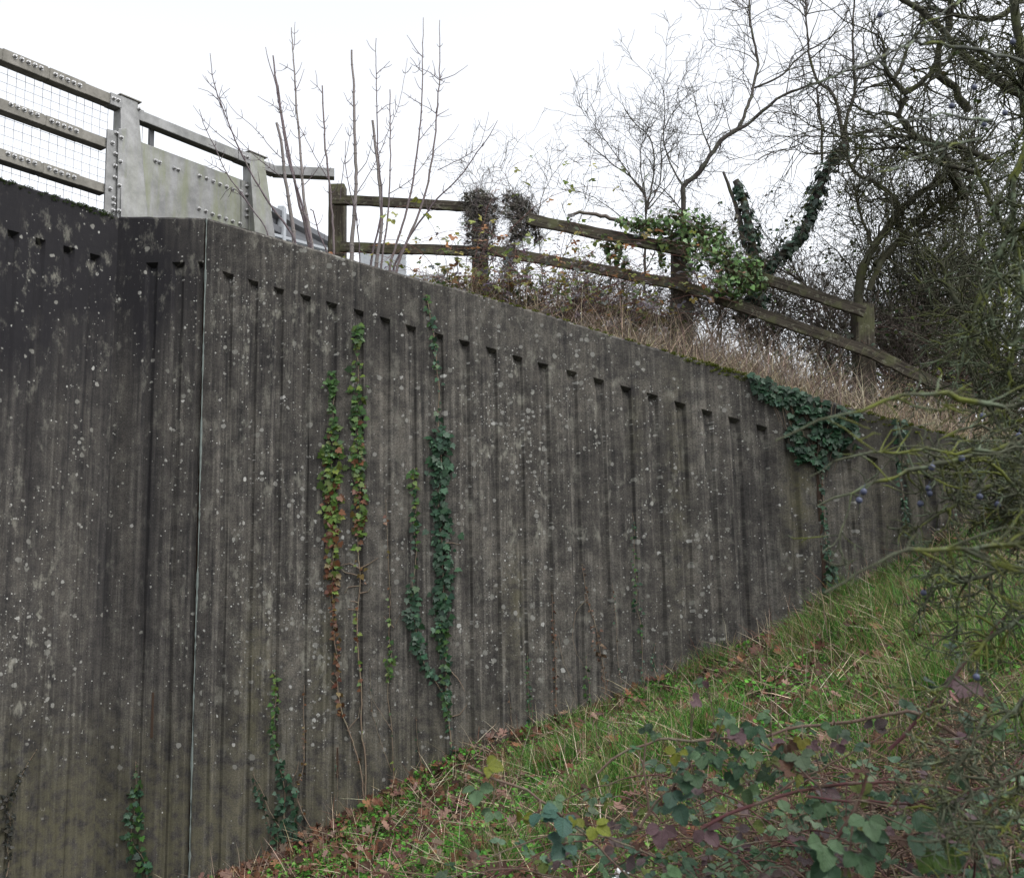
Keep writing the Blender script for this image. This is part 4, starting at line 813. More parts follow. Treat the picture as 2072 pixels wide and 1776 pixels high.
def trifoliate(mb, P, d, nor, s, cols, tpl=OVATE_S, five=False):
    """bramble leaf of three leaflets at the end of a petiole; P tip of petiole, d its direction"""
    d = nrm(d); sd_ = nrm(np.cross(d, nor)); 
    for k, (a, sc) in enumerate(((0, 1.0), (1.15, .8), (-1.15, .8))):
        td = d * math.cos(a) + sd_ * math.sin(a) - nor * .25; leaves(mb, tpl, (P + td * s * .12)[None], nor + rng.normal(0, .22, 3), td[None] + rng.normal(0, .1, 3), np.array([s * sc]), cols[None] * (1 + rng.normal(0, .08)), .4)
def cane(ms, ml, pts, r, cols, nleaf, s, tpl=OVATE_S, prick=False, colstem=(.11, .05, .045), t0=.12, stemk=6, droop=.0):
    P, Rr = tube(ms, pts, [r, r * .35], stemk, colstem, .05, .003)
    if prick:
        n = len(P) * 2; j = rng.integers(0, len(P) - 1, n); d = nrm(np.cross(P[j + 1] - P[j], rng.normal(size=(n, 3)))); tubes(ms, np.stack([P[j] + d * Rr[j][:, None] * .6, P[j] + d * (Rr[j] + .005)[:, None] - UP * .001], 1), np.stack([np.full(n, .0016), np.full(n, .0002)], 1), 3, (.16, .07, .05))
    for i in range(nleaf):
        j = int((t0 + (1 - t0) * (i + rng.random() * .7) / nleaf) * (len(P) - 2)); t = nrm(P[j + 1] - P[j]); d = nrm(np.cross(t, rng.normal(size=3)) + t * .5 + UP * rng.uniform(-.2, .5)); L = s * rng.uniform(.7, 1.3)
        Q = P[j] + d * L; tubes(ms, np.array([P[j], P[j] + d * L * .5 + UP * .002, Q]), np.array([r * .3, r * .22, .0008]), 4, colstem)
        nor = nrm(UP * 1.0 + rng.normal(0, .45, 3) + np.array([0, -.45, 0])); dd = d - UP * rng.uniform(.1, .7); trifoliate(ml, Q, dd, nor, s * rng.uniform(.8, 1.25), pick(cols, 1)[0], tpl)
BANKL = [(.1, .13, .03), (.16, .18, .05), (.06, .09, .03), (.13, .12, .13), (.2, .16, .04), (.09, .1, .1), (.12, .1, .12), (.19, .1, .05)]
def bramble_bank(label, px, Y, n, ln, seed_col=BANKL, s=.055, leafn=6, spread=1.0):
    B = at(*px, Y); B[2] = bz(B[0], B[1]) - .03; root = thing('bramble', label, 'bramble', B, 'bramble bushes on the bank'); ms, ml = MB(), MB()
    for i in range(n):
        a = rng.uniform(0, 2 * math.pi); h = np.array([math.cos(a), math.sin(a) * .5 - .15, 0]) * spread; L = ln * rng.uniform(.5, 1.2); p0 = B + h * .05 + np.array([0, 0, 0]); rise = rng.uniform(.5, 1.3)
        cane(ms, ml, [p0, p0 + h * L * .25 + UP * L * .4 * rise, p0 + h * L * .6 + UP * L * .58 * rise, p0 + h * L * 1.0 + UP * L * .5 * rise, p0 + h * L * 1.3 + UP * L * .3 * rise], rng.uniform(.002, .004), seed_col, rng.poisson(leafn) + 1, s)
    ms.build('canes', M['twig'], root); ml.build('leaves', M['bank_leaf'], root)
bramble_bank('bramble with yellow and mauve leaves over the wall top near the second fence post', (985, 590), 9.15, 26, .95, leafn=9, s=.045)
bramble_bank('small bramble at the foot of the tall bare saplings', (905, 560), 9.15, 14, .6, leafn=8)
bramble_bank('leafy bramble in front of the lower rail between the second and third fence posts', (1120, 620), 9.15, 44, 1.15, leafn=9, s=.045)
bramble_bank('bramble below the middle rail just left of the third fence post', (1260, 660), 9.3, 18, .85, leafn=8)
bramble_bank('tall wiry bramble reaching up among the sapling tips with bright back lit leaves', (930, 560), 9.3, 14, 2.1, [(.2, .22, .05), (.28, .27, .06), (.3, .14, .05), (.1, .13, .04)], .055, 8)
bramble_bank('bramble with yellow green leaves behind the fourth fence post', (1800, 780), 9.8, 18, 1.0, [(.13, .2, .03), (.2, .25, .04), (.08, .1, .06), (.12, .12, .12)], .06, 7)
bramble_bank('dark bramble filling the space under the rail right of the fourth fence post', (1900, 830), 9.6, 18, 1.0, [(.04, .08, .03), (.08, .12, .03), (.07, .08, .06)], .06, 7)
bramble_bank('bramble between the third and fourth fence posts behind the rails', (1620, 740), 9.9, 16, .9, [(.06, .09, .06), (.1, .13, .08), (.05, .07, .04)], .055, 6)

# dead ivy lumps on the second fence post and beside it
def tangle(label, blobs, Y, n, cols, lc, size, name='dead_ivy', cat='dead ivy', mat='twig', nl=300, lm='litter'):
    B = at(blobs[-1][0], blobs[-1][1], Y); root = thing(name, label, cat, B); ms, ml = MB(), MB(); tot = sum(b[2] * b[3] for b in blobs)
    for (x, y, rx, ry) in blobs:
        c = at(x, y, Y); k = 2072 / Y; n_ = int(n * rx * ry / tot); R3 = np.array([rx / k, .5 * (rx + ry) / k * .6, ry / k]); d = nrm(rng.normal(size=(n_, 3))); p = c + d * R3 * rng.uniform(.3, 1, (n_, 1))
        t = nrm(np.cross(d, rng.normal(size=(n_, 3))) + d * .35); P = [p]
        for i in range(4):
            t = nrm(t + rng.normal(0, .45, (n_, 3)) - (P[-1] - c) * 1.2); P.append(P[-1] + t * rng.uniform(.02, .05, n_)[:, None])
        tubes(ms, np.stack(P, 1), np.tile(np.linspace(.0028, .001, 5), (n_, 1)), 3, pick(cols, n_))
        m = int(nl * rx * ry / tot); d = nrm(rng.normal(size=(m, 3))); p = c + d * R3 * rng.uniform(.55, 1.1, (m, 1)); leaves(ml, IVY2, p, d + rng.normal(0, .5, (m, 3)), rng.normal(size=(m, 3)) - UP, rng.uniform(*size, m), pick(lc, m), .9)
    ms.build('stems', M[mat], root); ml.build('leaves', M[lm], root)
GREY = [(.14, .125, .12), (.2, .18, .17), (.09, .08, .075)]
tangle('grey dead ivy heaped on the second fence post', [(958, 398, 26, 14), (990, 408, 20, 18), (968, 392, 14, 10), (948, 450, 9, 52), (992, 455, 10, 46), (968, 430, 22, 26), (972, 500, 20, 60), (1003, 430, 10, 16)], 9.6, 1300, GREY, [(.07, .065, .06), (.12, .11, .1), (.035, .035, .03)], (.025, .05), nl=420)
tangle('grey dead ivy column just right of the second fence post', [(1035, 398, 24, 14), (1062, 420, 22, 22), (1040, 428, 26, 24), (1075, 450, 14, 30), (1050, 465, 22, 30), (1035, 510, 17, 40), (1025, 565, 12, 56), (1088, 478, 8, 20)], 9.65, 1500, GREY, [(.07, .065, .06), (.12, .11, .1), (.035, .035, .03)], (.025, .05), nl=520)
# fresh ivy over the third post and the rail
FI = [(.08, .16, .045), (.13, .23, .075), (.055, .11, .04), (.2, .3, .14), (.12, .18, .1)]
tangle('bright green ivy bush over the top of the third fence post', [(1370, 450, 84, 26), (1310, 462, 36, 16), (1395, 480, 45, 28), (1345, 482, 20, 24), (1440, 478, 38, 30), (1275, 448, 34, 12)], 9.3, 500, BRN, FI, (.03, .062), 'ivy_bush', 'ivy', nl=820, lm='ivy')
tangle('green ivy drooping over the rails between the third and fourth posts', [(1450, 510, 50, 30), (1500, 545, 50, 34), (1480, 580, 45, 26), (1530, 575, 28, 22), (1400, 530, 16, 36)], 9.15, 500, BRN, FI, (.03, .062), 'ivy_bush', 'ivy', nl=860, lm='ivy')
tangle('loose ivy hanging behind the rail left of the third post', [(1240, 500, 26, 28), (1255, 528, 20, 12), (1215, 480, 12, 8), (1340, 520, 8, 34)], 9.7, 160, BRN, FI, (.045, .08), 'ivy_bush', 'ivy', nl=120, lm='ivy')

# ------------------------------------------------------------------ trees
def tree(name, label, cat, limbs, spec, col=(.07, .062, .055), mat='twig', base=None, group=None, trunk_mat=None, k=7, knob=.12, leaf=None):
    """limbs: (points [(x, y, Y)...], r0, r1); spec: list of levels (n, lmin, lmax, a0, a1, rmax, rmin, segs, wander, up, pull)"""
    ms, ml, paths = MB(), MB(), []
    for pts, r0, r1 in limbs:
        q = [at(*p) if len(p) == 3 else np.array(p[:3]) for p in pts]; paths.append(tube(ms, q, [r0, r1], k, col, .07, .004, knob))
    low = min((p[0][np.argmin(p[0][:, 2])] for p in paths), key=lambda v: v[2]); root = thing(name, label, cat, low if base is None else base, group)
    ms.build('trunk', M[trunk_mat or mat], root)
    cur = paths; allp = list(paths)
    for (n, lmin, lmax, a0, a1, rmax, rmin, segs, wander, up, pull) in spec:
        P, Rr = twig_level(cur, n, lmin, lmax, a0, a1, rmax * 1.2, rmin * 1.7, segs, wander, up, pull=pull); tubes(ml, P, Rr, 4 if rmax > .006 else 3, np.clip(np.array(col) * rng.uniform(.7, 1.5, (n, 1)), 0, 1)); cur = aslist(P, Rr)
    ml.build('crown', M[mat], root)
    if leaf:
        n, size, cols, lm = leaf; pos, tan, _ = sample_on(cur, n); m2 = MB(); leaves(m2, OVATE_S, pos, rng.normal(size=(n, 3)) + UP, tan + rng.normal(0, .6, (n, 3)), rng.uniform(*size, n), pick(cols, n)); m2.build('leaves', M[lm], root)
    return root
q4 = lambda Y, *pts: [(*c4(x, y), Y + dy) for x, y, dy in [(p if len(p) == 3 else (*p, 0)) for p in pts]]
q5 = lambda Y, *pts: [(*d5(x, y), Y + dy) for x, y, dy in [(p if len(p) == 3 else (*p, 0)) for p in pts]]
q6 = lambda Y, *pts: [(*d6(x, y), Y + dy) for x, y, dy in [(p if len(p) == 3 else (*p, 0)) for p in pts]]
BK = (.06, .052, .048); BK2 = (.1, .085, .075)
tree('bare_tree', 'slim bare tree forking widely above the ivy covered third fence post', 'tree',
     [(q4(10.3, (340, 1500), (345, 1070), (350, 950), (430, 870), (540, 710), (630, 650)), .034, .022), (q4(10.3, (630, 650), (665, 560), (705, 440, .1), (725, 300, .2), (690, 150, .2), (680, 0, .3), (670, -200, .4)), .019, .008),
      (q4(10.3, (630, 652), (690, 620), (750, 560, -.1), (860, 480, -.2), (1000, 430, -.3), (1150, 370, -.4), (1300, 330, -.5)), .019, .008), (q4(10.4, (710, 445), (830, 390), (960, 270), (1110, 180), (1200, 100)), .012, .005),
      (q4(10.3, (350, 945), (300, 860, .1), (250, 720, .2), (255, 560, .2), (250, 460, .2)), .011, .003), (q4(10.3, (490, 775), (440, 640, .1), (410, 520, .2), (390, 435, .2)), .009, .003), (q4(10.3, (325, 850), (270, 780), (320, 740), (310, 650)), .006, .002),
      (q4(10.2, (590, 690), (560, 560), (525, 460)), .006, .002), (q4(10.3, (870, 470), (885, 380), (895, 290), (1000, 230)), .007, .003), (q4(10.3, (345, 1070), (250, 960), (150, 900)), .008, .003)],
     [(120, .3, .8, 30, 80, .005, .0014, 6, .22, .1, None), (650, .12, .4, 30, 80, .0026, .0011, 4, .28, .1, None), (700, .05, .15, 30, 80, .0015, .0009, 3, .3, .1, None)], BK)
tree('bare_shrub', 'fan shaped bare shrub behind the rail between the second and third posts', 'shrub',
     [(q4(10.6, (150, 1500), (160, 1090), (150, 980), (90, 900), (0, 840), (-160, 700)), .016, .004), (q4(10.6, (160, 1080), (200, 850), (180, 700), (80, 600), (40, 520)), .012, .003), (q4(10.6, (165, 1060), (235, 900), (240, 700), (300, 560)), .01, .003),
      (q4(10.6, (165, 1040), (130, 800), (170, 640)), .009, .003), (q4(10.6, (170, 1060), (300, 900), (330, 760)), .008, .003), (q4(10.5, (100, 1150), (-100, 1000), (-250, 960)), .007, .002), (q4(10.6, (160, 1000), (-40, 720), (-150, 560)), .008, .002)],
     [(100, .25, .6, 25, 75, .004, .0013, 6, .22, .15, None), (600, .1, .35, 30, 80, .0022, .001, 4, .28, .1, None)], BK)
bramble_bank('wiry bramble climbing the rails between the second and third posts', (1180, 630), 9.4, 34, 1.3, leafn=5, s=.04)
bramble_bank('bramble at the foot of the dead ivy column', (1050, 600), 9.4, 20, .9, leafn=7, s=.045)
tree('bare_shrub', 'low wispy shrub showing above the rail near the second post', 'shrub',
     [([(1100, 600, 10.5), (1090, 440, 10.5), (1110, 370, 10.5), (1150, 310, 10.5)], .008, .002), ([(1060, 560, 10.4), (1050, 420, 10.4), (1010, 330, 10.4)], .006, .002), ([(1120, 560, 10.4), (1180, 430, 10.4), (1200, 380, 10.4)], .006, .002), ([(1000, 560, 10.4), (985, 400, 10.4), (930, 320, 10.4)], .006, .002)],
     [(110, .25, .6, 25, 80, .003, .0012, 5, .3, .1, None), (420, .08, .3, 30, 80, .0018, .0009, 4, .3, .1, None)], BK2)
def ivy_trunk(label, pts, r0, r1, n, extra=(), spec=()):
    ms, ml = MB(), MB(); P, Rr = tube(ms, [at(*p) for p in pts], [r0 * .5, r1 * .5], 8, BK, .06, .006, .1); root = thing('ivy_clad_tree', label, 'tree', P[0]); cur = [(P, Rr)]
    for e, a, b in extra: cur.append(tube(ms, [at(*p) for p in e], [a, b], 6, BK, .07, .004, .1))
    ms.build('trunk', M['mossy'], root); j = rng.integers(0, len(P) - 1, n); t = nrm(P[j + 1] - P[j]); d = nrm(np.cross(t, rng.normal(size=(n, 3)))); R_l = (r0 + (r1 - r0) * j / len(P)) * rng.uniform(.55, 1.15, n) * (1 + .35 * np.sin(j * .9) * np.sin(j * .37))
    leaves(ml, IVY, P[j] + d * R_l[:, None] + t * rng.uniform(-.03, .03, n)[:, None], d + UP * .3 + rng.normal(0, .25, (n, 3)), -UP + rng.normal(0, .5, (n, 3)), rng.uniform(.035, .068, n), pick(DKG + [(.05, .08, .06), (.07, .1, .08), (.09, .12, .1)], n), .6); ml.build('ivy_leaves', M['ivy'], root)
    if spec:
        mc = MB(); cur = cur[1:] or cur
        for s_ in spec: Pt, Rt = twig_level(cur, *s_[:-1], pull=s_[-1]); Rt = Rt * 1.6; tubes(mc, Pt, Rt, 3, BK); cur = aslist(Pt, Rt)
        mc.build('crown', M['twig'], root)
ivy_trunk('leaning trunk wrapped in dark ivy right of the ivy bushes', [(1500, 640, 9.9), (1545, 560, 9.9), (1575, 520, 9.9), (1620, 478, 9.9), (1640, 430, 9.9), (1660, 375, 9.9), (1685, 325, 9.9), (1712, 292, 9.9)], .055, .095, 760,
          [([(*c4(1160, 720), 9.9), (*c4(1130, 540), 9.9), (*c4(1090, 450), 9.9), (*c4(1030, 420), 9.9), (*c4(990, 300), 9.9), (*c4(975, 150), 9.9), (*c4(960, -50), 9.9)], .02, .006), ([(*c4(1170, 720), 9.9), (*c4(1175, 600), 9.9), (*c4(1215, 450), 10), (*c4(1205, 200), 10), (*c4(1215, -60), 10)], .02, .008),
           ([(*c4(1050, 830), 9.9), (*c4(1048, 640), 9.9), (*c4(1025, 450), 9.9), (*c4(1100, 380), 9.9)], .014, .008), ([(*c4(1180, 680), 9.8), (*c4(1400, 640), 9.6), (*c4(1560, 560), 9.5)], .014, .006), ([(*c4(1170, 700), 9.8), (*c4(1000, 640), 9.7), (*c4(900, 580), 9.6), (*c4(780, 560), 9.5)], .01, .003), ([(*c4(1180, 690), 9.8), (*c4(1000, 690), 9.7), (*c4(800, 690), 9.6)], .009, .003),
           ([(*c4(1190, 760), 9.8), (*c4(980, 780), 9.7), (*c4(900, 740), 9.6)], .01, .004)],
          [(90, .4, 1.1, 25, 80, .005, .0012, 6, .2, .05, None), (480, .12, .45, 25, 80, .003, .0011, 4, .28, .05, None)])
ivy_trunk('short broken stump wrapped in ivy left of the leaning ivy trunk', [(1540, 620, 9.8), (1525, 520, 9.8), (1515, 460, 9.8), (1505, 410, 9.8), (1488, 365, 9.8)], .1, .075, 420, [([(*c4(660, 1250), 9.8), (*c4(620, 1050), 9.8), (*c4(575, 930), 9.8), (*c4(550, 870), 9.8)], .03, .012)])
r_ = thing('dead_branch', 'dead broken branch lying along the top rail', 'branch', at(1240, 440, 9.4)); mb = MB(); tube(mb, [at(*c3(595, 470), 9.4), at(*c3(650, 455), 9.4), at(*c3(760, 470), 9.42), at(*c3(860, 500), 9.45), at(*c3(1000, 540), 9.5), at(*c3(1090, 560), 9.5)], [.016, .026], 8, BK2, .05, .004, .12)
mb.build('limb', M['mossy'], r_); mb = MB(); tube(mb, [at(*c3(645, 456), 9.4), at(*c3(668, 436), 9.4)], [.006, .003], 5, BK2); mb.build('twig', M['mossy'], r_)

def thicket(label, x0, x1, yb, Y, n, h, col, spec_n, name='bare_shrub', cat='shrub', leaf=None, dy=.5, lean=0.0, r=.012):
    limbs = []
    for i in range(n):
        x = rng.uniform(x0, x1); P = at(x, yb(x) if callable(yb) else yb, Y + rng.uniform(-dy, dy)); H = h * rng.uniform(.5, 1.1); q = [P]; d = nrm(np.array([rng.normal(lean, .3), rng.normal(0, .2), 1]))
        for j in range(4): q.append(q[-1] + d * H / 4); d = nrm(d + rng.normal(0, .22, 3))
        limbs.append((q, rng.uniform(.5, 1) * r, .003))
    ms, ml, paths = MB(), MB(), []
    for pts, r0, r1 in limbs: paths.append(tube(ms, pts, [r0, r1], 5, col, .09, .006, .1))
    root = thing(name, label, cat, paths[0][0][0]); ms.build('stems', M['twig'], root); cur = paths
    for (m, lmin, lmax, rmax, up) in spec_n:
        P, Rr = twig_level(cur, m, lmin, lmax, 25, 85, rmax * 1.4, .0021, 4, .3, up); tubes(ml, P, Rr, 3, np.array(col) * rng.uniform(.7, 1.7, (m, 1))); cur = aslist(P, Rr)
    ml.build('crown', M['twig'], root)
    if leaf:
        k, size, cols, lm = leaf; pos, tan, _ = sample_on(cur, k); m2 = MB(); leaves(m2, OVATE_S, pos, rng.normal(size=(k, 3)) + UP, tan + rng.normal(0, .6, (k, 3)), rng.uniform(*size, k), pick(cols, k)); m2.build('leaves', M[lm], root)
PB = (.085, .068, .06); GB = (.055, .052, .038)
thicket('brown thorny thicket behind the lower rails around the third post', 1140, 1440, lambda x: 670 + (x - 1140) * .12, 10.2, 26, .55, PB, [(600, .2, .5, .003, .05), (1900, .08, .25, .0018, 0)], dy=.4)
thicket('brown thicket under the rails between the third and fourth posts', 1430, 1720, lambda x: 690 + (x - 1430) * .36, 10.2, 34, .85, PB, [(900, .2, .5, .003, .05), (2500, .08, .28, .0018, 0)], dy=.4, leaf=(220, (.03, .05), [(.06, .08, .05), (.1, .12, .06)], 'bank_leaf'))
thicket('thin twiggy shrub rising behind the fourth fence post', 1680, 1800, 780, 10.6, 9, 1.9, PB, [(300, .3, .8, .004, .1), (1300, .1, .4, .002, .05)], r=.02)
# ------------------------------------------------------------------ hedge trees on the right
GM = (.04, .038, .028)
H = lambda *a: a
tree('hawthorn_tree', 'twisted mossy hawthorn with a zigzag trunk against the sky at upper right', 'tree',
     [(q5(8.6, (1250, 1700, .9), (1050, 1300, .2), (830, 1180, .1), (740, 1070), (690, 1000), (730, 900), (765, 850), (740, 805), (660, 710), (580, 620), (560, 540), (600, 420)), .05, .02),
      (q5(8.6, (745, 810), (860, 730), (980, 640), (1000, 560), (1030, 450)), .024, .018), (q5(8.6, (1300, 960), (1210, 850), (1180, 760), (1090, 710), (1040, 660), (1030, 450), (1080, 330), (1130, 240), (1150, 0), (1160, -200)), .04, .02),
      (q5(8.6, (690, 1000), (560, 970), (470, 1010), (390, 960), (240, 875)), .016, .006), (q5(8.4, (640, 690), (720, 560), (780, 380), (880, 250), (1000, -100)), .018, .008),
      (q5(8.3, (560, -100), (720, 0), (880, 90), (1050, 250), (1200, 420), (1400, 600), (1650, 760), (1900, 900)), .018, .05), (q5(8.5, (1500, 1400), (1250, 1280), (1000, 1240), (800, 1190), (560, 1180), (350, 1200)), .03, .008),
      (q5(8.4, (1400, 1500), (1100, 1430), (900, 1360), (780, 1290), (700, 1270), (500, 1300), (300, 1275)), .022, .01), (q5(8.5, (1800, -50), (1560, 150), (1300, 160), (1050, 90), (880, 60)), .03, .012)],
     [(190, .35, 1.0, 25, 80, .008, .0017, 6, .28, .05, None), (900, .1, .4, 30, 85, .004, .0012, 4, .32, 0, None), (1100, .05, .2, 30, 85, .002, .001, 3, .35, 0, None)], GM, 'mossy')
tree('leaning_tree', 'mossy trunk leaning right with a hooked side branch beyond the fourth post', 'tree',
     [(q6(9.6, (330, 1350), (360, 950), (440, 790), (490, 690), (580, 560), (680, 420), (780, 330), (900, 230), (1020, 150), (1200, 20), (1400, -200)), .048, .016), (q6(9.6, (700, 400), (640, 280), (540, 205), (460, 160), (350, 110), (280, 40), (240, -60), (180, -140)), .03, .01),
      (q6(9.6, (430, 700), (420, 600), (370, 480), (325, 330), (320, 240), (265, 150), (225, 190), (240, 250), (340, 275), (450, 340)), .016, .005), (q6(9.5, (430, 1100), (540, 860), (680, 700), (860, 580), (980, 480), (1100, 380), (1300, 250)), .03, .012), (q6(9.6, (480, 880), (640, 710), (820, 520), (970, 370), (1200, 200)), .03, .01)],
     [(200, .3, .8, 25, 80, .008, .0014, 5, .3, .05, None), (900, .1, .45, 30, 85, .0035, .0012, 4, .3, 0, None)], (.05, .048, .03), 'mossy')
for lab, x0, x1, Y, nn, hh in (('dense brown green hedge thicket right of the fourth fence post', 1790, 1930, 10.9, 36, 2.9), ('dense dark hedge thicket in the far right of the bank', 1900, 2120, 10.6, 46, 3.6)):
    thicket(lab, x0, x1, lambda x: 800 + (x - 1700) * .3, Y, nn, hh, GB, [(1200, .3, .8, .005, .05), (3900, .1, .4, .0024, 0)], 'hedge', 'hedge', leaf=(1300, (.03, .055), [(.04, .07, .03), (.07, .11, .04), (.12, .15, .05), (.08, .07, .05)], 'ivy'), dy=.8, r=.022)
thicket('pale twiggy hedge in front of the dense thicket low on the right bank', 1800, 2100, lambda x: 850 + (x - 1800) * .25, 10.0, 26, 1.2, PB, [(900, .2, .6, .004, .05), (3600, .08, .3, .002, 0)], 'hedge', 'hedge', leaf=(500, (.03, .055), [(.05, .09, .03), (.08, .11, .03), (.04, .06, .04)], 'bank_leaf'), dy=.3)
tree('ivy_tree', 'tall dark mossy tree filling the upper right corner', 'tree', [([(2170, 1200, 7.4), (2140, 700, 7.4), (2100, 400, 7.3), (2070, 150, 7.2), (2040, -100, 7.2)], .06, .03), ([(2200, 700, 7.2), (2080, 520, 7.1), (2010, 420, 7.0), (1960, 300, 7.0)], .035, .01), ([(2150, 300, 7.0), (2060, 170, 7.0), (1990, 110, 7.0), (1940, 60, 7.0)], .03, .008),
     ([(2200, 900, 7.2), (2050, 760, 7.1), (1950, 640, 7.0), (1900, 520, 7.0)], .045, .012), ([(2300, 1100, 7.2), (2100, 900, 7.1), (2000, 820, 7.0), (1940, 700, 7.0)], .04, .01)],
     [(330, .2, .5, 25, 85, .008, .0018, 6, .3, -.02, None), (1500, .1, .4, 30, 85, .005, .0014, 4, .35, 0, None), (1300, .05, .18, 30, 85, .0024, .0011, 3, .35, 0, None)], (.035, .036, .022), 'mossy', leaf=(350, (.02, .045), [(.03, .05, .015), (.05, .07, .02), (.06, .05, .02)], 'ivy'))

# ------------------------------------------------------------------ ground cover in front of the wall
def onslope(n, near=1.0):
    """random points on the slope in front of the wall, inside what the camera can see"""
    s_ = rng.random(n * 3) ** near; Y = 2.2 + 6.4 * s_; X = rng.uniform(-4.2, 6.0, n * 3); Y = np.minimum(Y, wallY(X) - .06); Z = gz(X, Y); x, y = proj(np.stack([X, Y, Z], -1)); ok = (x > -60) & (x < 2130) & (y < 1850) & (Y < wallY(X) - .03)
    return X[ok][:n], Y[ok][:n], x[ok][:n], y[ok][:n]
gfn = lambda X, Y: gz(X, Y)
def patch(X, Y, a=1.7, b=2.3, ph=0.0): return .5 + .28 * np.sin(X * a + ph + 1.3 * np.sin(Y * b)) + .22 * np.sin(Y * a * 1.7 + 2 * np.sin(X * b * 1.3 + ph))
GR = [(.06, .17, .028), (.1, .24, .042), (.03, .095, .018), (.15, .22, .06)]; GY = [(.2, .2, .08), (.28, .24, .13), (.15, .17, .06)]
# grass: tufts of many blades
mb = MB(); X, Y, x, y = onslope(9000, .9); keep = rng.random(len(X)) < np.clip(-.35 + 1.45 * patch(X, Y, 3.1, 3.7) * np.interp(x, [0, 500, 900, 1400, 1900], [.1, .45, .7, 1.1, 1.0]), 0, 1); X, Y, x, y = X[keep], Y[keep], x[keep], y[keep]
for k in range(len(X)):
    n = int(rng.integers(6, 20)); tall = np.interp(x[k], [500, 1300, 1900], [.6, .85, 1.1]) * (1.0 + .5 * (patch(X[k], Y[k], 2.1, 1.7, 2) > .6)); cl = GR if rng.random() < .72 else GY
    xs_, ys_ = X[k] + rng.normal(0, .035, n), Y[k] + rng.normal(0, .035, n); ys_ = np.minimum(ys_, wallY(xs_) - .015)
    blades(mb, xs_, ys_, gfn, rng.uniform(.06, .2, n) * tall, rng.uniform(.003, .0065, n), pick(cl, n, .22), .45, 3, np.array([.0, -.12, 0]), 1.1)
X, Y, x, y = onslope(900, .9); k = (x > 1300) & (patch(X, Y, 2.1, 3.3, 1) > .62); X, Y = X[k], Y[k]
for a, b in zip(X, Y):
    n = 26; xs_, ys_ = a + rng.normal(0, .04, n), np.minimum(b + rng.normal(0, .04, n), wallY(a) - .03); blades(mb, xs_, ys_, gfn, rng.uniform(.12, .28, n), rng.uniform(.003, .006, n), pick(GR if rng.random() < .6 else GY, n, .2), .5, 4, np.array([-.1, -.2, 0]), 1.9)
tag(mb.build('grass', M['grass']), 'green grass tufts on the slope in front of the wall', kind='stuff')
# dead straw lying in the grass
mb = MB(); X, Y, x, y = onslope(8000, .8); k = rng.random(len(X)) < np.interp(x, [0, 600, 1400, 2000], [.3, .5, .9, 1]); X, Y = X[k], Y[k]
blades(mb, X, Y, lambda a, b: gz(a, b) + rng.uniform(.02, .1, len(a)), rng.uniform(.08, .32, len(X)), rng.uniform(.0025, .005, len(X)), pick(TAN + [(.14, .07, .045), (.1, .05, .035)], len(X)), 3.0, 3, None, .3)
tag(mb.build('dead_straw', M['straw']), 'dead straw and stalks lying in the grass', kind='stuff')
# small round leaved weeds
mb = MB(); X, Y, x, y = onslope(13000, .9); keep = rng.random(len(X)) < np.clip(1.9 * (patch(X, Y, 2.6, 1.9, 4) - .25), .12, 1) * np.interp(x, [0, 400, 1300, 1900], [.6, 1, .8, .25]); X, Y = X[keep], Y[keep]; n = len(X)
for q in range(4):
    pos = np.stack([X + rng.normal(0, .022, n), Y + rng.normal(0, .022, n), 0 * X], -1); pos[:, 1] = np.minimum(pos[:, 1], wallY(pos[:, 0]) - .02); pos[:, 2] = gz(pos[:, 0], pos[:, 1]) + rng.uniform(.015, .085, n)
    leaves(mb, ROUND, pos, UP + rng.normal(0, .45, (n, 3)) + np.array([0, -.3, 0]), rng.normal(size=(n, 3)), rng.uniform(.012, .034, n), pick([(.06, .2, .026), (.095, .27, .036), (.035, .11, .016), (.12, .25, .05)], n), .8)
tag(mb.build('weeds', M['grass']), 'low leafy green weeds between grass and dead leaves', kind='stuff')
mb = MB()
for i in range(700):
    X, Y = rng.uniform(.5, 4.5), 0; d = abs(rng.normal(0, .5)); Y = wallY(X) - .25 - d; P = np.array([X, Y, gz(X, Y) + .005]); x, y = proj(P)
    if patch(X, Y, 1.1, 1.4, 5) > .55: tuft(P, 26, .05, .014, MOSS, mb)
tag(mb.build('ground_moss', M['moss']), 'patches of yellow green moss on the soil near the wall', kind='stuff')
# dead leaves
mb = MB(); DL = [(.11, .05, .028), (.07, .032, .02), (.15, .08, .045), (.09, .05, .04), (.045, .024, .018), (.17, .11, .085)]
X, Y, x, y = onslope(4200, .9); wgt = np.interp(x, [200, 500, 900, 1300, 2000], [1.3, 1.2, .6, .35, .3]) + .15 * np.exp(-((wallY(X) - Y) / .3) ** 2); k = rng.random(len(X)) < wgt; X, Y = X[k], Y[k]; n = len(X)
big = rng.random(n) < .45; pos = np.stack([X, Y, gz(X, Y) + rng.uniform(.03, .1, n)], -1)
leaves(mb, MAPLE, pos[big], UP + rng.normal(0, .5, (big.sum(), 3)) + np.array([0, -.45, 0]), rng.normal(size=(big.sum(), 3)), rng.uniform(.04, .1, big.sum()), pick(DL, big.sum()), 1.5)
leaves(mb, OAK, pos[~big], UP + rng.normal(0, .5, ((~big).sum(), 3)) + np.array([0, -.3, 0]), rng.normal(size=((~big).sum(), 3)), rng.uniform(.05, .09, (~big).sum()), pick(DL, (~big).sum()), 1.3)
n = 210; x = rng.uniform(430, 860, n); P = []
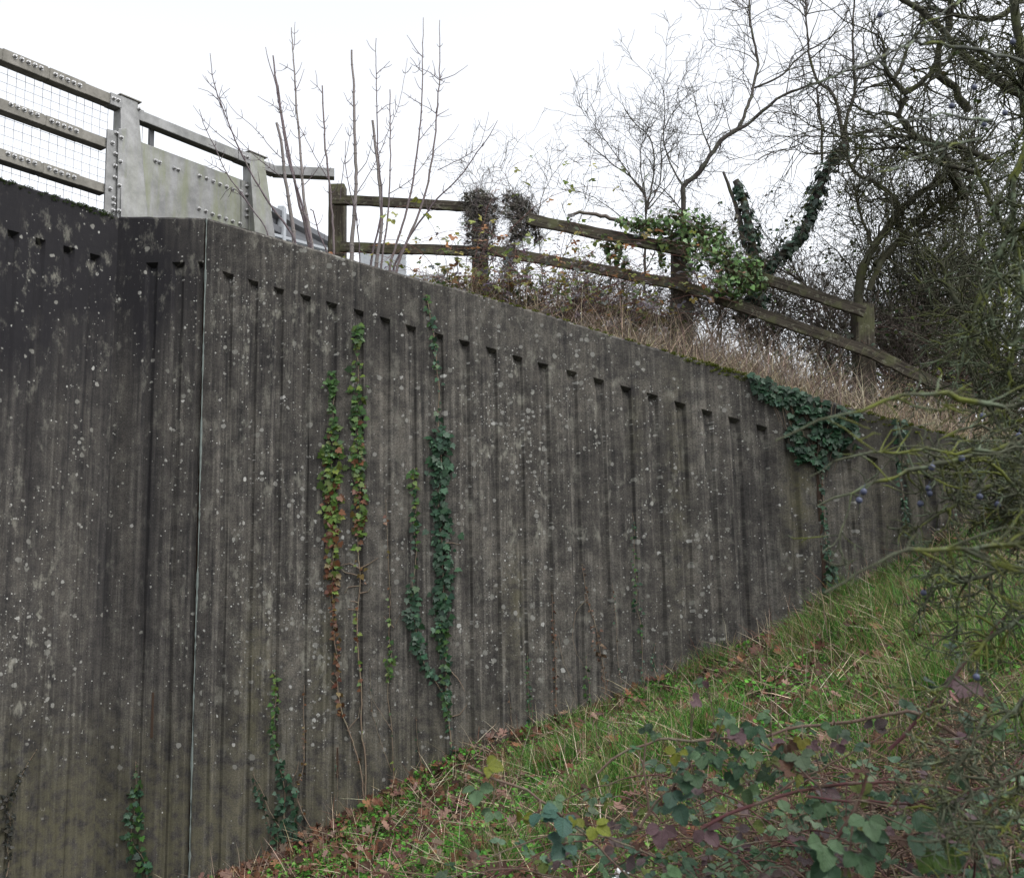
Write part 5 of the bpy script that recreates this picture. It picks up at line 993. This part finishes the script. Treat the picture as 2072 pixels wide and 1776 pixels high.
for q in x:
    yb = np.interp(q, [p[0] for p in base_px], [p[1] for p in base_px]); f = front(q, yb + 6); s_ = abs(rng.normal(0, .22)) + .03; P.append([f[0] + rng.normal(0, .05) - s_ * .1, f[1] - s_, 0])
P = np.array(P); P[:, 2] = gz(P[:, 0], P[:, 1]) + rng.uniform(.02, .09, n); leaves(mb, MAPLE, P, UP + rng.normal(0, .75, (n, 3)) + np.array([0, -.5, 0]), rng.normal(size=(n, 3)), rng.uniform(.045, .1, n), pick(DL, n), 1.3)
tag(mb.build('leaf_litter', M['litter']), 'brown fallen maple and oak leaves at the foot of the wall', kind='stuff')
# a few taller weeds at the foot of the wall
def weed(label, x, y, s, n, cols=((.05, .13, .025), (.08, .17, .04))):
    P = front(x, y, .12); P[2] = gz(P[0], P[1]); root = thing('weed', label, 'weed', P, None); ms, ml = MB(), MB()
    for i in range(n):
        a = rng.uniform(0, 6.28); d = nrm(np.array([math.cos(a) * .7, math.sin(a) * .5 - .3, 1.1])); L = s * rng.uniform(.8, 2.2); Q = P + d * L; tubes(ms, np.array([P, P + d * L * .6, Q]), np.array([.0022, .002, .0014]), 4, (.08, .12, .04))
        leaves(ml, OVATE_S, Q[None], UP + OUT * .5 + rng.normal(0, .3, (1, 3)), d * [1, 1, -.1] + rng.normal(0, .2, (1, 3)), np.array([s * rng.uniform(.7, 1.2)]), pick(cols, 1), .5)
    ms.build('stems', M['grass'], root); ml.build('leaves', M['grass'], root)
weed('bright green broad leaved weed in the bottom left corner by the wall', 235, 1772, .08, 16); weed('round leaved green weed at the wall foot under the rusty ivy strands', 745, 1640, .065, 9); weed('small weed where the sealed joint meets the leaf litter', 445, 1712, .04, 7)
weed('heart leaved weed just right of the wall foot clump', 700, 1655, .06, 6, ((.03, .07, .02),)); weed('little green seedling close to the dark open joint', 1560, 1300, .04, 8)

# ------------------------------------------------------------------ brambles in the foreground
FG = [(.02, .046, .024), (.03, .062, .034), (.014, .034, .016), (.05, .088, .045), (.055, .035, .04), (.055, .07, .014), (.035, .065, .042), (.05, .022, .016), (.075, .11, .068), (.06, .1, .06)]
RS = (.07, .028, .03); BS = (.11, .075, .06)
def fgcane(label, pts, r, col, clusters, s=.058, prick=True, shrink=.8, extra=0, k=8):
    """a long bramble stem through the given places; clusters: (x, y, Y, scale) trifoliate leaves held near it"""
    q = [at(*p) for p in pts]; ms, ml = MB(), MB(); P, Rr = tube(ms, q, [r, r * .6], k, col, .03, .002, .06); root = thing('bramble', label, 'bramble', q[0], 'brambles in the foreground')
    n = len(P) * 2
    if prick: j = rng.integers(0, len(P) - 1, n); d = nrm(np.cross(P[j + 1] - P[j], rng.normal(size=(n, 3)))); tubes(ms, np.stack([P[j] + d * Rr[j][:, None] * .6, P[j] + d * (Rr[j] + .0045)[:, None]], 1), np.stack([np.full(n, .0013), np.full(n, .0002)], 1), 3, (.16, .07, .05))
    for (x, y, Y, sc, *c) in clusters:
        L = at(x, y, Y); j = int(np.argmin(np.linalg.norm(P - L, axis=1))); m_ = (P[j] + L) / 2 + UP * .01; tube(ms, [P[j], m_, L], [.0016, .001], 4, col, .02)
        d = nrm(L - P[j] + rng.normal(0, .004, 3)); dd = d * .6 - UP * rng.uniform(.3, .9) + rng.normal(0, .25, 3); nor = nrm(np.array([rng.normal(0, .35), -.75, .75 + rng.normal(0, .25)])); trifoliate(ml, L, dd, nor, s * sc * .74, np.array(c[0]) * .95 if c else pick(FG, 1)[0], OVATE)
    for i in range(extra):
        j = rng.integers(2, len(P) - 1); L = P[j] + nrm(rng.normal(size=3) + UP * .4) * rng.uniform(.03, .09); tube(ms, [P[j], (P[j] + L) / 2 + UP * .006, L], [.0015, .001], 4, col, .02)
        trifoliate(ml, L, nrm(L - P[j]) - UP * rng.uniform(.1, .6), nrm(np.array([rng.normal(0, .4), -.6, .8])), s * rng.uniform(.4, .75), pick(FG, 1)[0], OVATE)
    ms.build('stem', M['twig'], root); ml.build('leaves', M['bramble'], root); return root
X8 = lambda Y, *pts: [(*d8(x, y), Y + dy) for x, y, dy in [(p if len(p) == 3 else (*p, 0)) for p in pts]]
X7 = lambda Y, *pts: [(*d7(x, y), Y + dy) for x, y, dy in [(p if len(p) == 3 else (*p, 0)) for p in pts]]
K8 = lambda Y, *cl: [(*c8(x, y), Y, *r) for x, y, *r in cl]
PUR = (.09, .052, .062); YEL = (.09, .1, .01); TEAL = (.018, .046, .024); LG = (.06, .105, .055)
fgcane('long grey bramble stem crossing the grass in front with two big round leaves', X7(2.4, (1300, 700), (1100, 640), (950, 540), (820, 480), (700, 455), (500, 495), (250, 530), (0, 560)) + X8(2.4, (1800, 280), (1540, 345), (1220, 358), (1000, 372), (800, 355), (720, 350), (620, 410), (480, 450), (330, 530), (200, 650)), .0042, BS,
       K8(2.36, (905, 605, 1.0, LG), (950, 608, 1.0, PUR), (1020, 588, .9, TEAL), (1080, 545, .7, LG), (780, 490, .65, PUR), (830, 412, .55, PUR), (800, 430, .45, LG), (1095, 650, .6, PUR), (960, 680, .6, TEAL), (890, 590, .45, YEL), (640, 620, .5, LG), (1210, 640, .6, (.13, .12, .02)), (1325, 590, .7, LG), (1350, 655, .6, PUR)), .054, extra=7)
fgcane('thick purple red bramble cane arching low across the lower right', X8(2.25, (1080, 1110), (1130, 1060), (1300, 990), (1500, 920), (1700, 860), (1900, 800), (2072, 765)) + X7(2.25, (0, 1052), (200, 1025), (400, 1008), (700, 1005), (900, 1035), (1100, 1070), (1500, 1150), (1900, 1300)), .0038, RS, K8(2.22, (1500, 850, .7, TEAL), (1290, 890, .8, LG), (1215, 890, .6, TEAL), (1480, 980, .9, LG), (1380, 960, .7)), .056, extra=6)
fgcane('slim red bramble cane below the thick purple one', X7(2.2, (-100, 1120), (100, 1155), (400, 1165), (740, 1190), (900, 1150), (1300, 1050), (1700, 900)), .0026, RS, [], .05, extra=6)
fgcane('dark bramble stem sloping down from the round leaves to the thick cane', X8(2.35, (1470, 340), (1580, 390), (1700, 470), (1850, 570), (2000, 680), (2100, 760)), .003, BS, K8(2.3, (1160, 720, .8, TEAL), (1185, 780, .7, YEL), (1130, 700, .7)), .055, extra=3)
fgcane('purple bramble stem rising steeply at the right edge of the grass', X7(2.3, (560, 750), (820, 475), (920, 360), (1060, 210), (1150, 80), (1260, -60), (1500, -330)), .0042, RS, [(*d7(1170, 200), 2.2, 1.1, PUR), (*d7(1150, 470), 2.2, .9, TEAL), (*d7(1380, 560), 2.2, .8, LG), (*d7(1400, 370), 2.2, .6, LG)], .06, extra=4)
fgcane('dark thin bramble stem running from lower left towards the steep purple one', X7(2.45, (-450, 1150), (-200, 1010), (0, 910), (200, 810), (420, 690), (560, 600), (650, 560)), .0026, BS, K8(2.4, (1240, 660, .6, PUR), (840, 680, .8, TEAL), (900, 650, .7, TEAL)), .05, extra=4)
fgcane('bramble stem with hanging oval leaves at lower left of the brambles', [(*d3(1250, 1080), 2.5), (*d3(1330, 1125), 2.5), (*d3(1500, 1190), 2.5), (*d3(1660, 1270), 2.5), (*d3(1900, 1460), 2.5), (*d3(2050, 1600), 2.5), (*d3(2250, 1800), 2.5)], .0034, BS,
       [(*d3(1350, 1075), 2.5, 1.0, YEL), (*d3(1300, 1200), 2.5, 1.1, LG), (*d3(1655, 1330), 2.45, 1.15, (.03, .07, .055)), (*d3(1780, 1360), 2.45, 1.35, (.03, .075, .06)), (*d3(1790, 1510), 2.45, 1.2, (.035, .075, .06)), (*d3(1960, 1410), 2.45, 1.0, (.13, .15, .02)), (*d3(1560, 1350), 2.5, .9, YEL), (*d3(1390, 1330), 2.5, .8, LG), (*d3(1730, 1270), 2.48, .8, LG), (*d3(1850, 1370), 2.45, .8, YEL)], .054)
fgcane('bramble stem holding a dense cluster of dark leaves in the middle foreground', X8(2.3, (640, 1000), (620, 800), (605, 600), (610, 400)), .003, BS, [], .05, extra=3)
fgcane('arching bramble with many dark teal leaves over the dead straw', X8(2.3, (560, 1100), (700, 880), (860, 720), (1000, 580), (1150, 540), (1350, 600), (1500, 760)), .003, BS,
       K8(2.27, (700, 840, .9, (.03, .06, .045)), (725, 880, 1.2, (.035, .07, .05)), (760, 790, .9, TEAL), (780, 770, .9, (.03, .06, .03)), (820, 700, .8, LG), (850, 735, .8, TEAL), (870, 700, .8, TEAL), (940, 770, .8, TEAL), (970, 740, .9, TEAL), (1010, 700, .8, LG), (990, 830, .9, (.04, .07, .03)), (725, 690, .8, YEL), (830, 990, 1.0, PUR), (660, 985, 1.0, PUR), (1040, 630, .7, TEAL), (905, 560, .6, TEAL), (1085, 720, .6)), .055)
fgcane('upright dark bramble stem at the bottom right', X7(2.15, (110, 1500), (220, 1330), (310, 1180), (345, 1060), (380, 950)), .0045, (.07, .035, .03), [], .05, extra=2)
fgcane('brown bramble stem in the bottom right beside the upright one', X7(2.1, (205, 1760), (240, 1500), (275, 1250), (300, 1150)), .0035, BS, [(*d7(380, 1290), 2.05, 1.0, LG), (*d7(400, 1420), 2.05, 1.1, TEAL), (*d7(310, 1560), 2.05, 1.1, (.04, .08, .04)), (*d7(760, 1400), 2.05, 1.6, TEAL), (*d7(880, 1500), 2.1, 1.5, (.05, .09, .02)), (*d7(920, 1380), 2.1, 1.1, PUR), (*d7(40, 1480), 2.05, 1.2, LG), (*d7(80, 1640), 2.05, 1.0, TEAL)], .058)
# low mass of leaves along the bottom edge: arching canes rooted in the ground
def lowbramble(label, x, y, Y, n, ln, s=.05, leafn=6, cols=FG):
    B = at(x, y, Y); B[2] = gz(B[0], B[1]); root = thing('bramble', label, 'bramble', B, 'low brambles along the bottom of the slope'); ms, ml = MB(), MB()
    for i in range(n):
        a = rng.uniform(0, 2 * math.pi); h = np.array([math.cos(a), math.sin(a) * .5, 0]); L = ln * rng.uniform(.5, 1.15); rise = rng.uniform(.65, 1.2)
        P, Rr = tube(ms, [B, B + h * L * .25 + UP * L * .4 * rise, B + h * L * .6 + UP * L * .55 * rise, B + h * L + UP * L * .42 * rise], [.0034, .0015], 6, RS if rng.random() < .5 else BS, .03, .002, .06)
        for q in range(leafn):
            j = int((.4 + .58 * (q + rng.random()) / (leafn + 1)) * (len(P) - 1)); L2 = P[j] + nrm(rng.normal(size=3) + UP * .5) * rng.uniform(.03, .08); tube(ms, [P[j], (P[j] + L2) / 2 + UP * .005, L2], [.0014, .0009], 4, BS, .02)
            trifoliate(ml, L2, nrm(L2 - P[j]) - UP * rng.uniform(.0, .5), nrm(np.array([rng.normal(0, .4), -.5, .9])), s * rng.uniform(.5, .95), pick(cols, 1)[0], OVATE)
    ms.build('canes', M['twig'], root); ml.build('leaves', M['bramble'], root)
for i, (lab, x, y, Y, n, ln, lf) in enumerate([
    ('low bramble around the scrap of white plastic', 1290, 1790, 3.0, 7, .38, 5), ('dense dark leaved bramble at the bottom just right of the white scrap', 1400, 1800, 2.7, 8, .42, 6), ('low bramble at the middle of the bottom edge of the photo', 1500, 1810, 2.6, 9, .42, 6),
    ('bramble with teal leaves at the bottom two thirds across', 1640, 1800, 2.6, 9, .42, 6), ('bramble filling the bottom edge near the steep brown stems', 1780, 1830, 2.4, 9, .42, 6), ('shadowy bramble in the bottom right corner', 1960, 1800, 2.4, 10, .45, 6),
    ('leafy bramble in the hollow below the two big round leaves', 1480, 1700, 3.2, 8, .4, 6), ('bramble half hidden in the dead stalks near the bottom right', 1760, 1720, 2.9, 9, .42, 6), ('dark bramble at the right edge of the photo low down', 2060, 1680, 2.6, 10, .45, 6),
    ('small bramble at the lower left end of the foreground brambles', 1130, 1780, 3.1, 6, .34, 5), ('bramble behind the thick purple cane', 1600, 1680, 3.1, 7, .4, 5), ('bramble among the thorn twigs at the right edge', 1950, 1560, 3.2, 9, .5, 6), ('bramble beneath the thorn bush right of the grass', 1850, 1660, 2.9, 8, .45, 6)]):
    lowbramble(lab, x, y, Y, int(n * 1.25), ln * 2.1, .041, leafn=lf + 4)
# dead bramble and stalk tangle in front
def stalks(label, x0, x1, y0, y1, Y0, Y1, n, ln, cols, r=.002):
    X = rng.uniform(x0, x1, n); y = rng.uniform(y0, y1, n); Yy = rng.uniform(Y0, Y1, n); P0 = np.array([at(a, b, c) for a, b, c in zip(X, y, Yy)]); P0[:, 2] = gz(P0[:, 0], P0[:, 1]) + rng.uniform(.0, .2, n); d = nrm(rng.normal(size=(n, 3)) * [1, .6, .38]); P = [P0]
    for i in range(4): P.append(P[-1] + d * (rng.uniform(.4, 1.2, n) * ln / 4)[:, None]); d = nrm(d + rng.normal(0, .13, (n, 3)))
    mb = MB(); tubes(mb, np.stack(P, 1), np.tile(np.linspace(r, r * .5, 5), (n, 1)) * rng.uniform(.6, 1.3, (n, 1)), 4, pick(cols, n)); return tag(mb.build('dead_stalks', M['straw']), label, kind='stuff')
stalks('tangle of dead pinkish stalks among the foreground brambles', 1400, 2080, 1580, 1780, 2.6, 4.2, 1500, .5, [(.13, .085, .06), (.07, .04, .032), (.18, .13, .09), (.04, .024, .02)])
stalks('scattered dead stalks low on the slope', 800, 1500, 1560, 1780, 3.4, 6.0, 240, .4, [(.15, .1, .075), (.1, .05, .04), (.2, .16, .1)], .0022)
# white scrap of plastic
S0 = at(1278, 1752, 3.3); root = None; mb = MB(); g = 7; V = np.array([(i * .010 + .004 * math.sin(j * 2), j * .006 + .004 * math.sin(i * 1.7), .012 * math.sin(i * 1.1 + j) + .007 * i + rng.normal(0, .004)) for j in range(g) for i in range(g)]) + S0 - [.06, .02, .04]
mb.add(V, [(j * g + i, j * g + i + 1, (j + 1) * g + i + 1, (j + 1) * g + i) for j in range(g - 1) for i in range(g - 1)]); o = mb.build('plastic_scrap', M['scrap'], None, smooth=False); m_ = o.modifiers.new('solid', 'SOLIDIFY'); m_.thickness = .001
tag(o, 'crumpled white plastic scrap caught in the low brambles', 'litter')

# ------------------------------------------------------------------ blackthorn in the foreground, right
LC = (.05, .054, .034)
def thorn(label, limbs, spec, sloes, r=.004, col=LC):
    ms, ml, paths = MB(), MB(), []
    for pts, r0, r1 in limbs: paths.append(tube(ms, [at(*p) for p in pts], [r0, r1], 6, col, .02, .0025, .3))
    root = thing('blackthorn', label, 'blackthorn bush', paths[0][0][0], 'blackthorn bush close to the camera'); ms.build('branches', M['lichen'], root); cur = paths
    for (n, lmin, lmax, rmax, rmin, segs, w_, up, bias, pull) in spec:
        P, Rr = twig_level(cur, n, lmin, lmax, 30, 85, rmax, rmin, segs, w_, up, .02, bias, pull); Rr = Rr * (1 + rng.uniform(-.25, .35, Rr.shape)); tubes(ml, P, Rr, 4, np.array(col) * rng.uniform(.6, 1.25, (n, 1))); cur = aslist(P, Rr)
    if ml.n: ml.build('twigs', M['lichen'], root)
    for (x, y, Y) in sloes:
        c = at(x, y, Y); sb = MB(); a, b = np.meshgrid(np.linspace(0, math.pi, 9), np.arange(12) * math.pi / 6, indexing='ij'); rr = .0062
        V = np.stack([np.sin(a) * np.cos(b), np.sin(a) * np.sin(b), np.cos(a) * 1.04 - .1 * np.exp(-(a / .3) ** 2)], -1).reshape(-1, 3) * rr + c; i, j = np.meshgrid(np.arange(8), np.arange(12), indexing='ij'); i, j = i.ravel(), j.ravel()
        sb.add(V, np.stack([i * 12 + j, (i + 1) * 12 + j, (i + 1) * 12 + (j + 1) % 12, i * 12 + (j + 1) % 12], -1)); tubes(sb, np.array([c + UP * rr * .9, c + UP * rr * 1.6 + [.002, 0, 0], c + UP * rr * 2.4 + [.004, 0, 0]]), np.array([.0007, .0006, .0007]), 4); sb.build('sloe', M['sloe'], root)
D4 = lambda Y, *pts: [(*d4(x, y), Y + dy) for x, y, dy in [(p if len(p) == 3 else (*p, 0)) for p in pts]]
S4 = lambda Y, *pts: [(*d4(x, y), Y) for x, y in pts]
thorn('blackthorn spray with two blue sloes reaching furthest left over the wall', [(D4(1.9, (280, 990), (400, 945), (540, 895), (700, 825), (850, 780), (1000, 735), (1150, 700), (1300, 650), (1500, 600), (1800, 520), (2100, 450)), .0022, .006), (D4(1.9, (530, 895), (515, 1000), (480, 1120), (430, 1270), (370, 1440)), .0016, .001), (D4(1.95, (855, 370), (880, 470), (920, 620), (975, 720)), .0013, .0022),
      (D4(1.9, (1090, 650), (1140, 600), (1170, 500), (1300, 450), (1440, 410), (1540, 450), (1570, 560)), .0018, .003), (D4(1.9, (620, 880), (660, 830), (720, 770)), .0015, .001)],
      [(40, .04, .13, .002, .0009, 5, .3, 0, 1.2, (.25, 0, -.1)), (100, .015, .05, .0014, .0008, 3, .35, 0, 1, None)], S4(1.89, (617, 888), (585, 950), (1110, 714), (1325, 648)))
thorn('blurred blackthorn branch arching across the fence at the right', [(D4(1.35, (-20, 520), (150, 450), (300, 380), (450, 330), (600, 290), (750, 220), (900, 185), (1100, 165), (1330, 205), (1500, 240), (1800, 260), (2200, 250)), .0015, .0042)], [(26, .05, .16, .0016, .0008, 4, .3, 0, 2, (.3, 0, 0)), (40, .02, .06, .001, .0007, 3, .3, 0, 1, None)], [])
thorn('blurred grey blackthorn shoot pointing down left beside the ivy joint', [(D4(1.35, (330, 1620), (500, 1530), (700, 1420), (850, 1350), (950, 1310), (1100, 1300), (1400, 1290), (1800, 1260), (2200, 1200)), .0018, .004)], [(36, .04, .16, .0018, .0009, 4, .3, 0, 2, (.3, 0, 0)), (60, .02, .06, .0012, .0008, 3, .3, 0, 1, None)], [])
thorn('faint greenish blackthorn shoot just above the two sloes', [(D4(1.7, (230, 780), (400, 690), (560, 640), (760, 600), (1000, 580), (1400, 600), (1900, 560)), .0013, .0032)], [(24, .05, .16, .0014, .0008, 4, .3, 0, 2, (.3, 0, 0))], [])
dense = [(190, .05, .14, .003, .0012, 6, .28, -.02, .0, (-.05, 0, 0)), (1200, .025, .075, .0016, .001, 4, .35, 0, 1, None), (300, .012, .04, .0013, .0008, 3, .35, 0, 1, None)]
thorn('lichen covered blackthorn bush thick with crossing twigs beside the wall end', [(D4(2.1, (2500, 900), (1900, 820), (1600, 840), (1400, 900), (1250, 1000), (1080, 1110), (870, 1190)), .008, .002), (D4(2.1, (2500, 1300), (1900, 1060), (1600, 1010), (1400, 1000), (1280, 960)), .008, .002), (D4(2.0, (2500, 1700), (1776, 1440), (1500, 1500), (1200, 1560), (1030, 1610)), .008, .002),
      (D4(2.15, (2500, 400), (1900, 500), (1650, 620), (1500, 760), (1400, 900)), .009, .003), (D4(2.2, (2400, 1600), (1900, 1300), (1700, 1100), (1650, 900), (1700, 700)), .009, .003), (D4(2.0, (2300, 1000), (1800, 900), (1500, 660), (1300, 700), (1160, 730)), .006, .002)], dense,
      S4(2.0, (1085, 865), (1092, 902), (1027, 975), (1455, 925), (1478, 342), (1740, 485), (1050, 1618), (1585, 980)) + [(*d7(1255, 170), 1.9)])
thorn('mossy blackthorn branches hanging down at the right edge below the sky', [([(2300, 300, 2.4), (2120, 420, 2.4), (2030, 500, 2.4), (1985, 640, 2.4), (1975, 700, 2.3)], .009, .003), ([(2300, 600, 2.3), (2090, 560, 2.3), (2000, 580, 2.3), (1960, 680, 2.3), (1940, 760, 2.3)], .008, .002), ([(2250, 700, 2.2), (2100, 640, 2.2), (2040, 700, 2.2), (1975, 560, 2.2), (1990, 560, 2.2)], .007, .002),
      ([(2260, 100, 2.5), (2100, 260, 2.5), (2050, 400, 2.5), (2060, 600, 2.4), (2040, 800, 2.3)], .01, .003), ([(2200, 760, 2.4), (2100, 800, 2.4), (2020, 760, 2.4), (1960, 700, 2.4)], .006, .002), ([(2200, 900, 2.2), (2100, 700, 2.2), (2060, 500, 2.2)], .007, .003), ([(2250, 0, 2.4), (2120, 150, 2.4), (2060, 330, 2.4), (2000, 430, 2.4)], .008, .003)],
      [(170, .06, .2, .003, .0014, 6, .28, -.15, .0, (.05, 0, -.3)), (1050, .025, .085, .0018, .001, 4, .35, -.02, 1, None), (350, .012, .04, .0014, .0009, 3, .35, 0, 1, None)], [(*d5(1678, 365), 2.0), (*d5(1345, 760), 2.0), (*d5(1150, 920), 2.0), (*d5(1430, 1080), 2.1), (*d5(1610, 980), 2.1)], col=(.036, .042, .02))
thorn('long blackthorn shoot crossing the sky at upper right with one sloe', [([(*d5(2100, 640), 2.0), (*d5(1776, 525), 1.95), (*d5(1400, 450), 1.9), (*d5(1150, 400), 1.9), (*d5(950, 372), 1.9), (*d5(780, 382), 1.85), (*d5(640, 440), 1.8), (*d5(420, 540), 1.7), (*d5(100, 670), 1.6), (1600, 200, 1.6)], .0045, .0012), ([(*d5(1500, 1050), 1.8), (*d5(1200, 1010), 1.75), (*d5(830, 1030), 1.7), (*d5(600, 1090), 1.65), (*d5(430, 1190), 1.6), (*d5(300, 1230), 1.6)], .003, .001),
      ([(*d5(1400, 1200), 1.8), (*d5(1100, 1290), 1.75), (*d5(800, 1390), 1.7), (*d5(550, 1480), 1.65), (*d5(440, 1540), 1.6)], .0026, .001), ([(*d5(1300, -60), 2.0), (*d5(1150, 60), 1.95), (*d5(980, 160), 1.9), (*d5(880, 210), 1.9)], .003, .0015)],
      [(40, .03, .11, .0016, .0008, 4, .3, 0, .3, None), (60, .02, .06, .001, .0007, 3, .3, 0, 1, None)], [(*d5(530, 130), 1.9)], col=(.06, .065, .055))
thorn('low blackthorn twigs over the brambles in the lower right', [([(2300, 1300, 1.9), (2100, 1400, 1.9), (2000, 1480, 1.9), (1930, 1560, 1.9)], .006, .002), ([(2300, 1500, 1.9), (2120, 1560, 1.9), (2020, 1620, 1.9), (1960, 1700, 1.9)], .006, .002), ([(*d7(1900, 1100), 1.8), (*d7(1500, 1350), 1.8), (*d7(1250, 1400), 1.8), (*d7(1000, 1470), 1.8), (*d7(730, 1475), 1.8)], .004, .0014), ([(2200, 1200, 2.0), (2050, 1260, 2.0), (1960, 1330, 2.0), (1890, 1420, 2.0)], .006, .002), ([(*d7(1776, 870), 1.8), (*d7(1540, 950), 1.8), (*d7(1300, 1080), 1.8), (*d7(1000, 1160), 1.8)], .004, .0015),
      ([(*d7(1330, 470), 1.8), (*d7(1240, 620), 1.8), (*d7(1150, 800), 1.8), (*d7(1080, 930), 1.8)], .0028, .0015)],
      [(140, .05, .15, .0026, .0011, 5, .3, 0, .2, (.05, 0, 0)), (560, .02, .08, .0016, .0009, 4, .35, 0, 1, None), (260, .012, .04, .0012, .0008, 3, .35, 0, 1, None)], [])
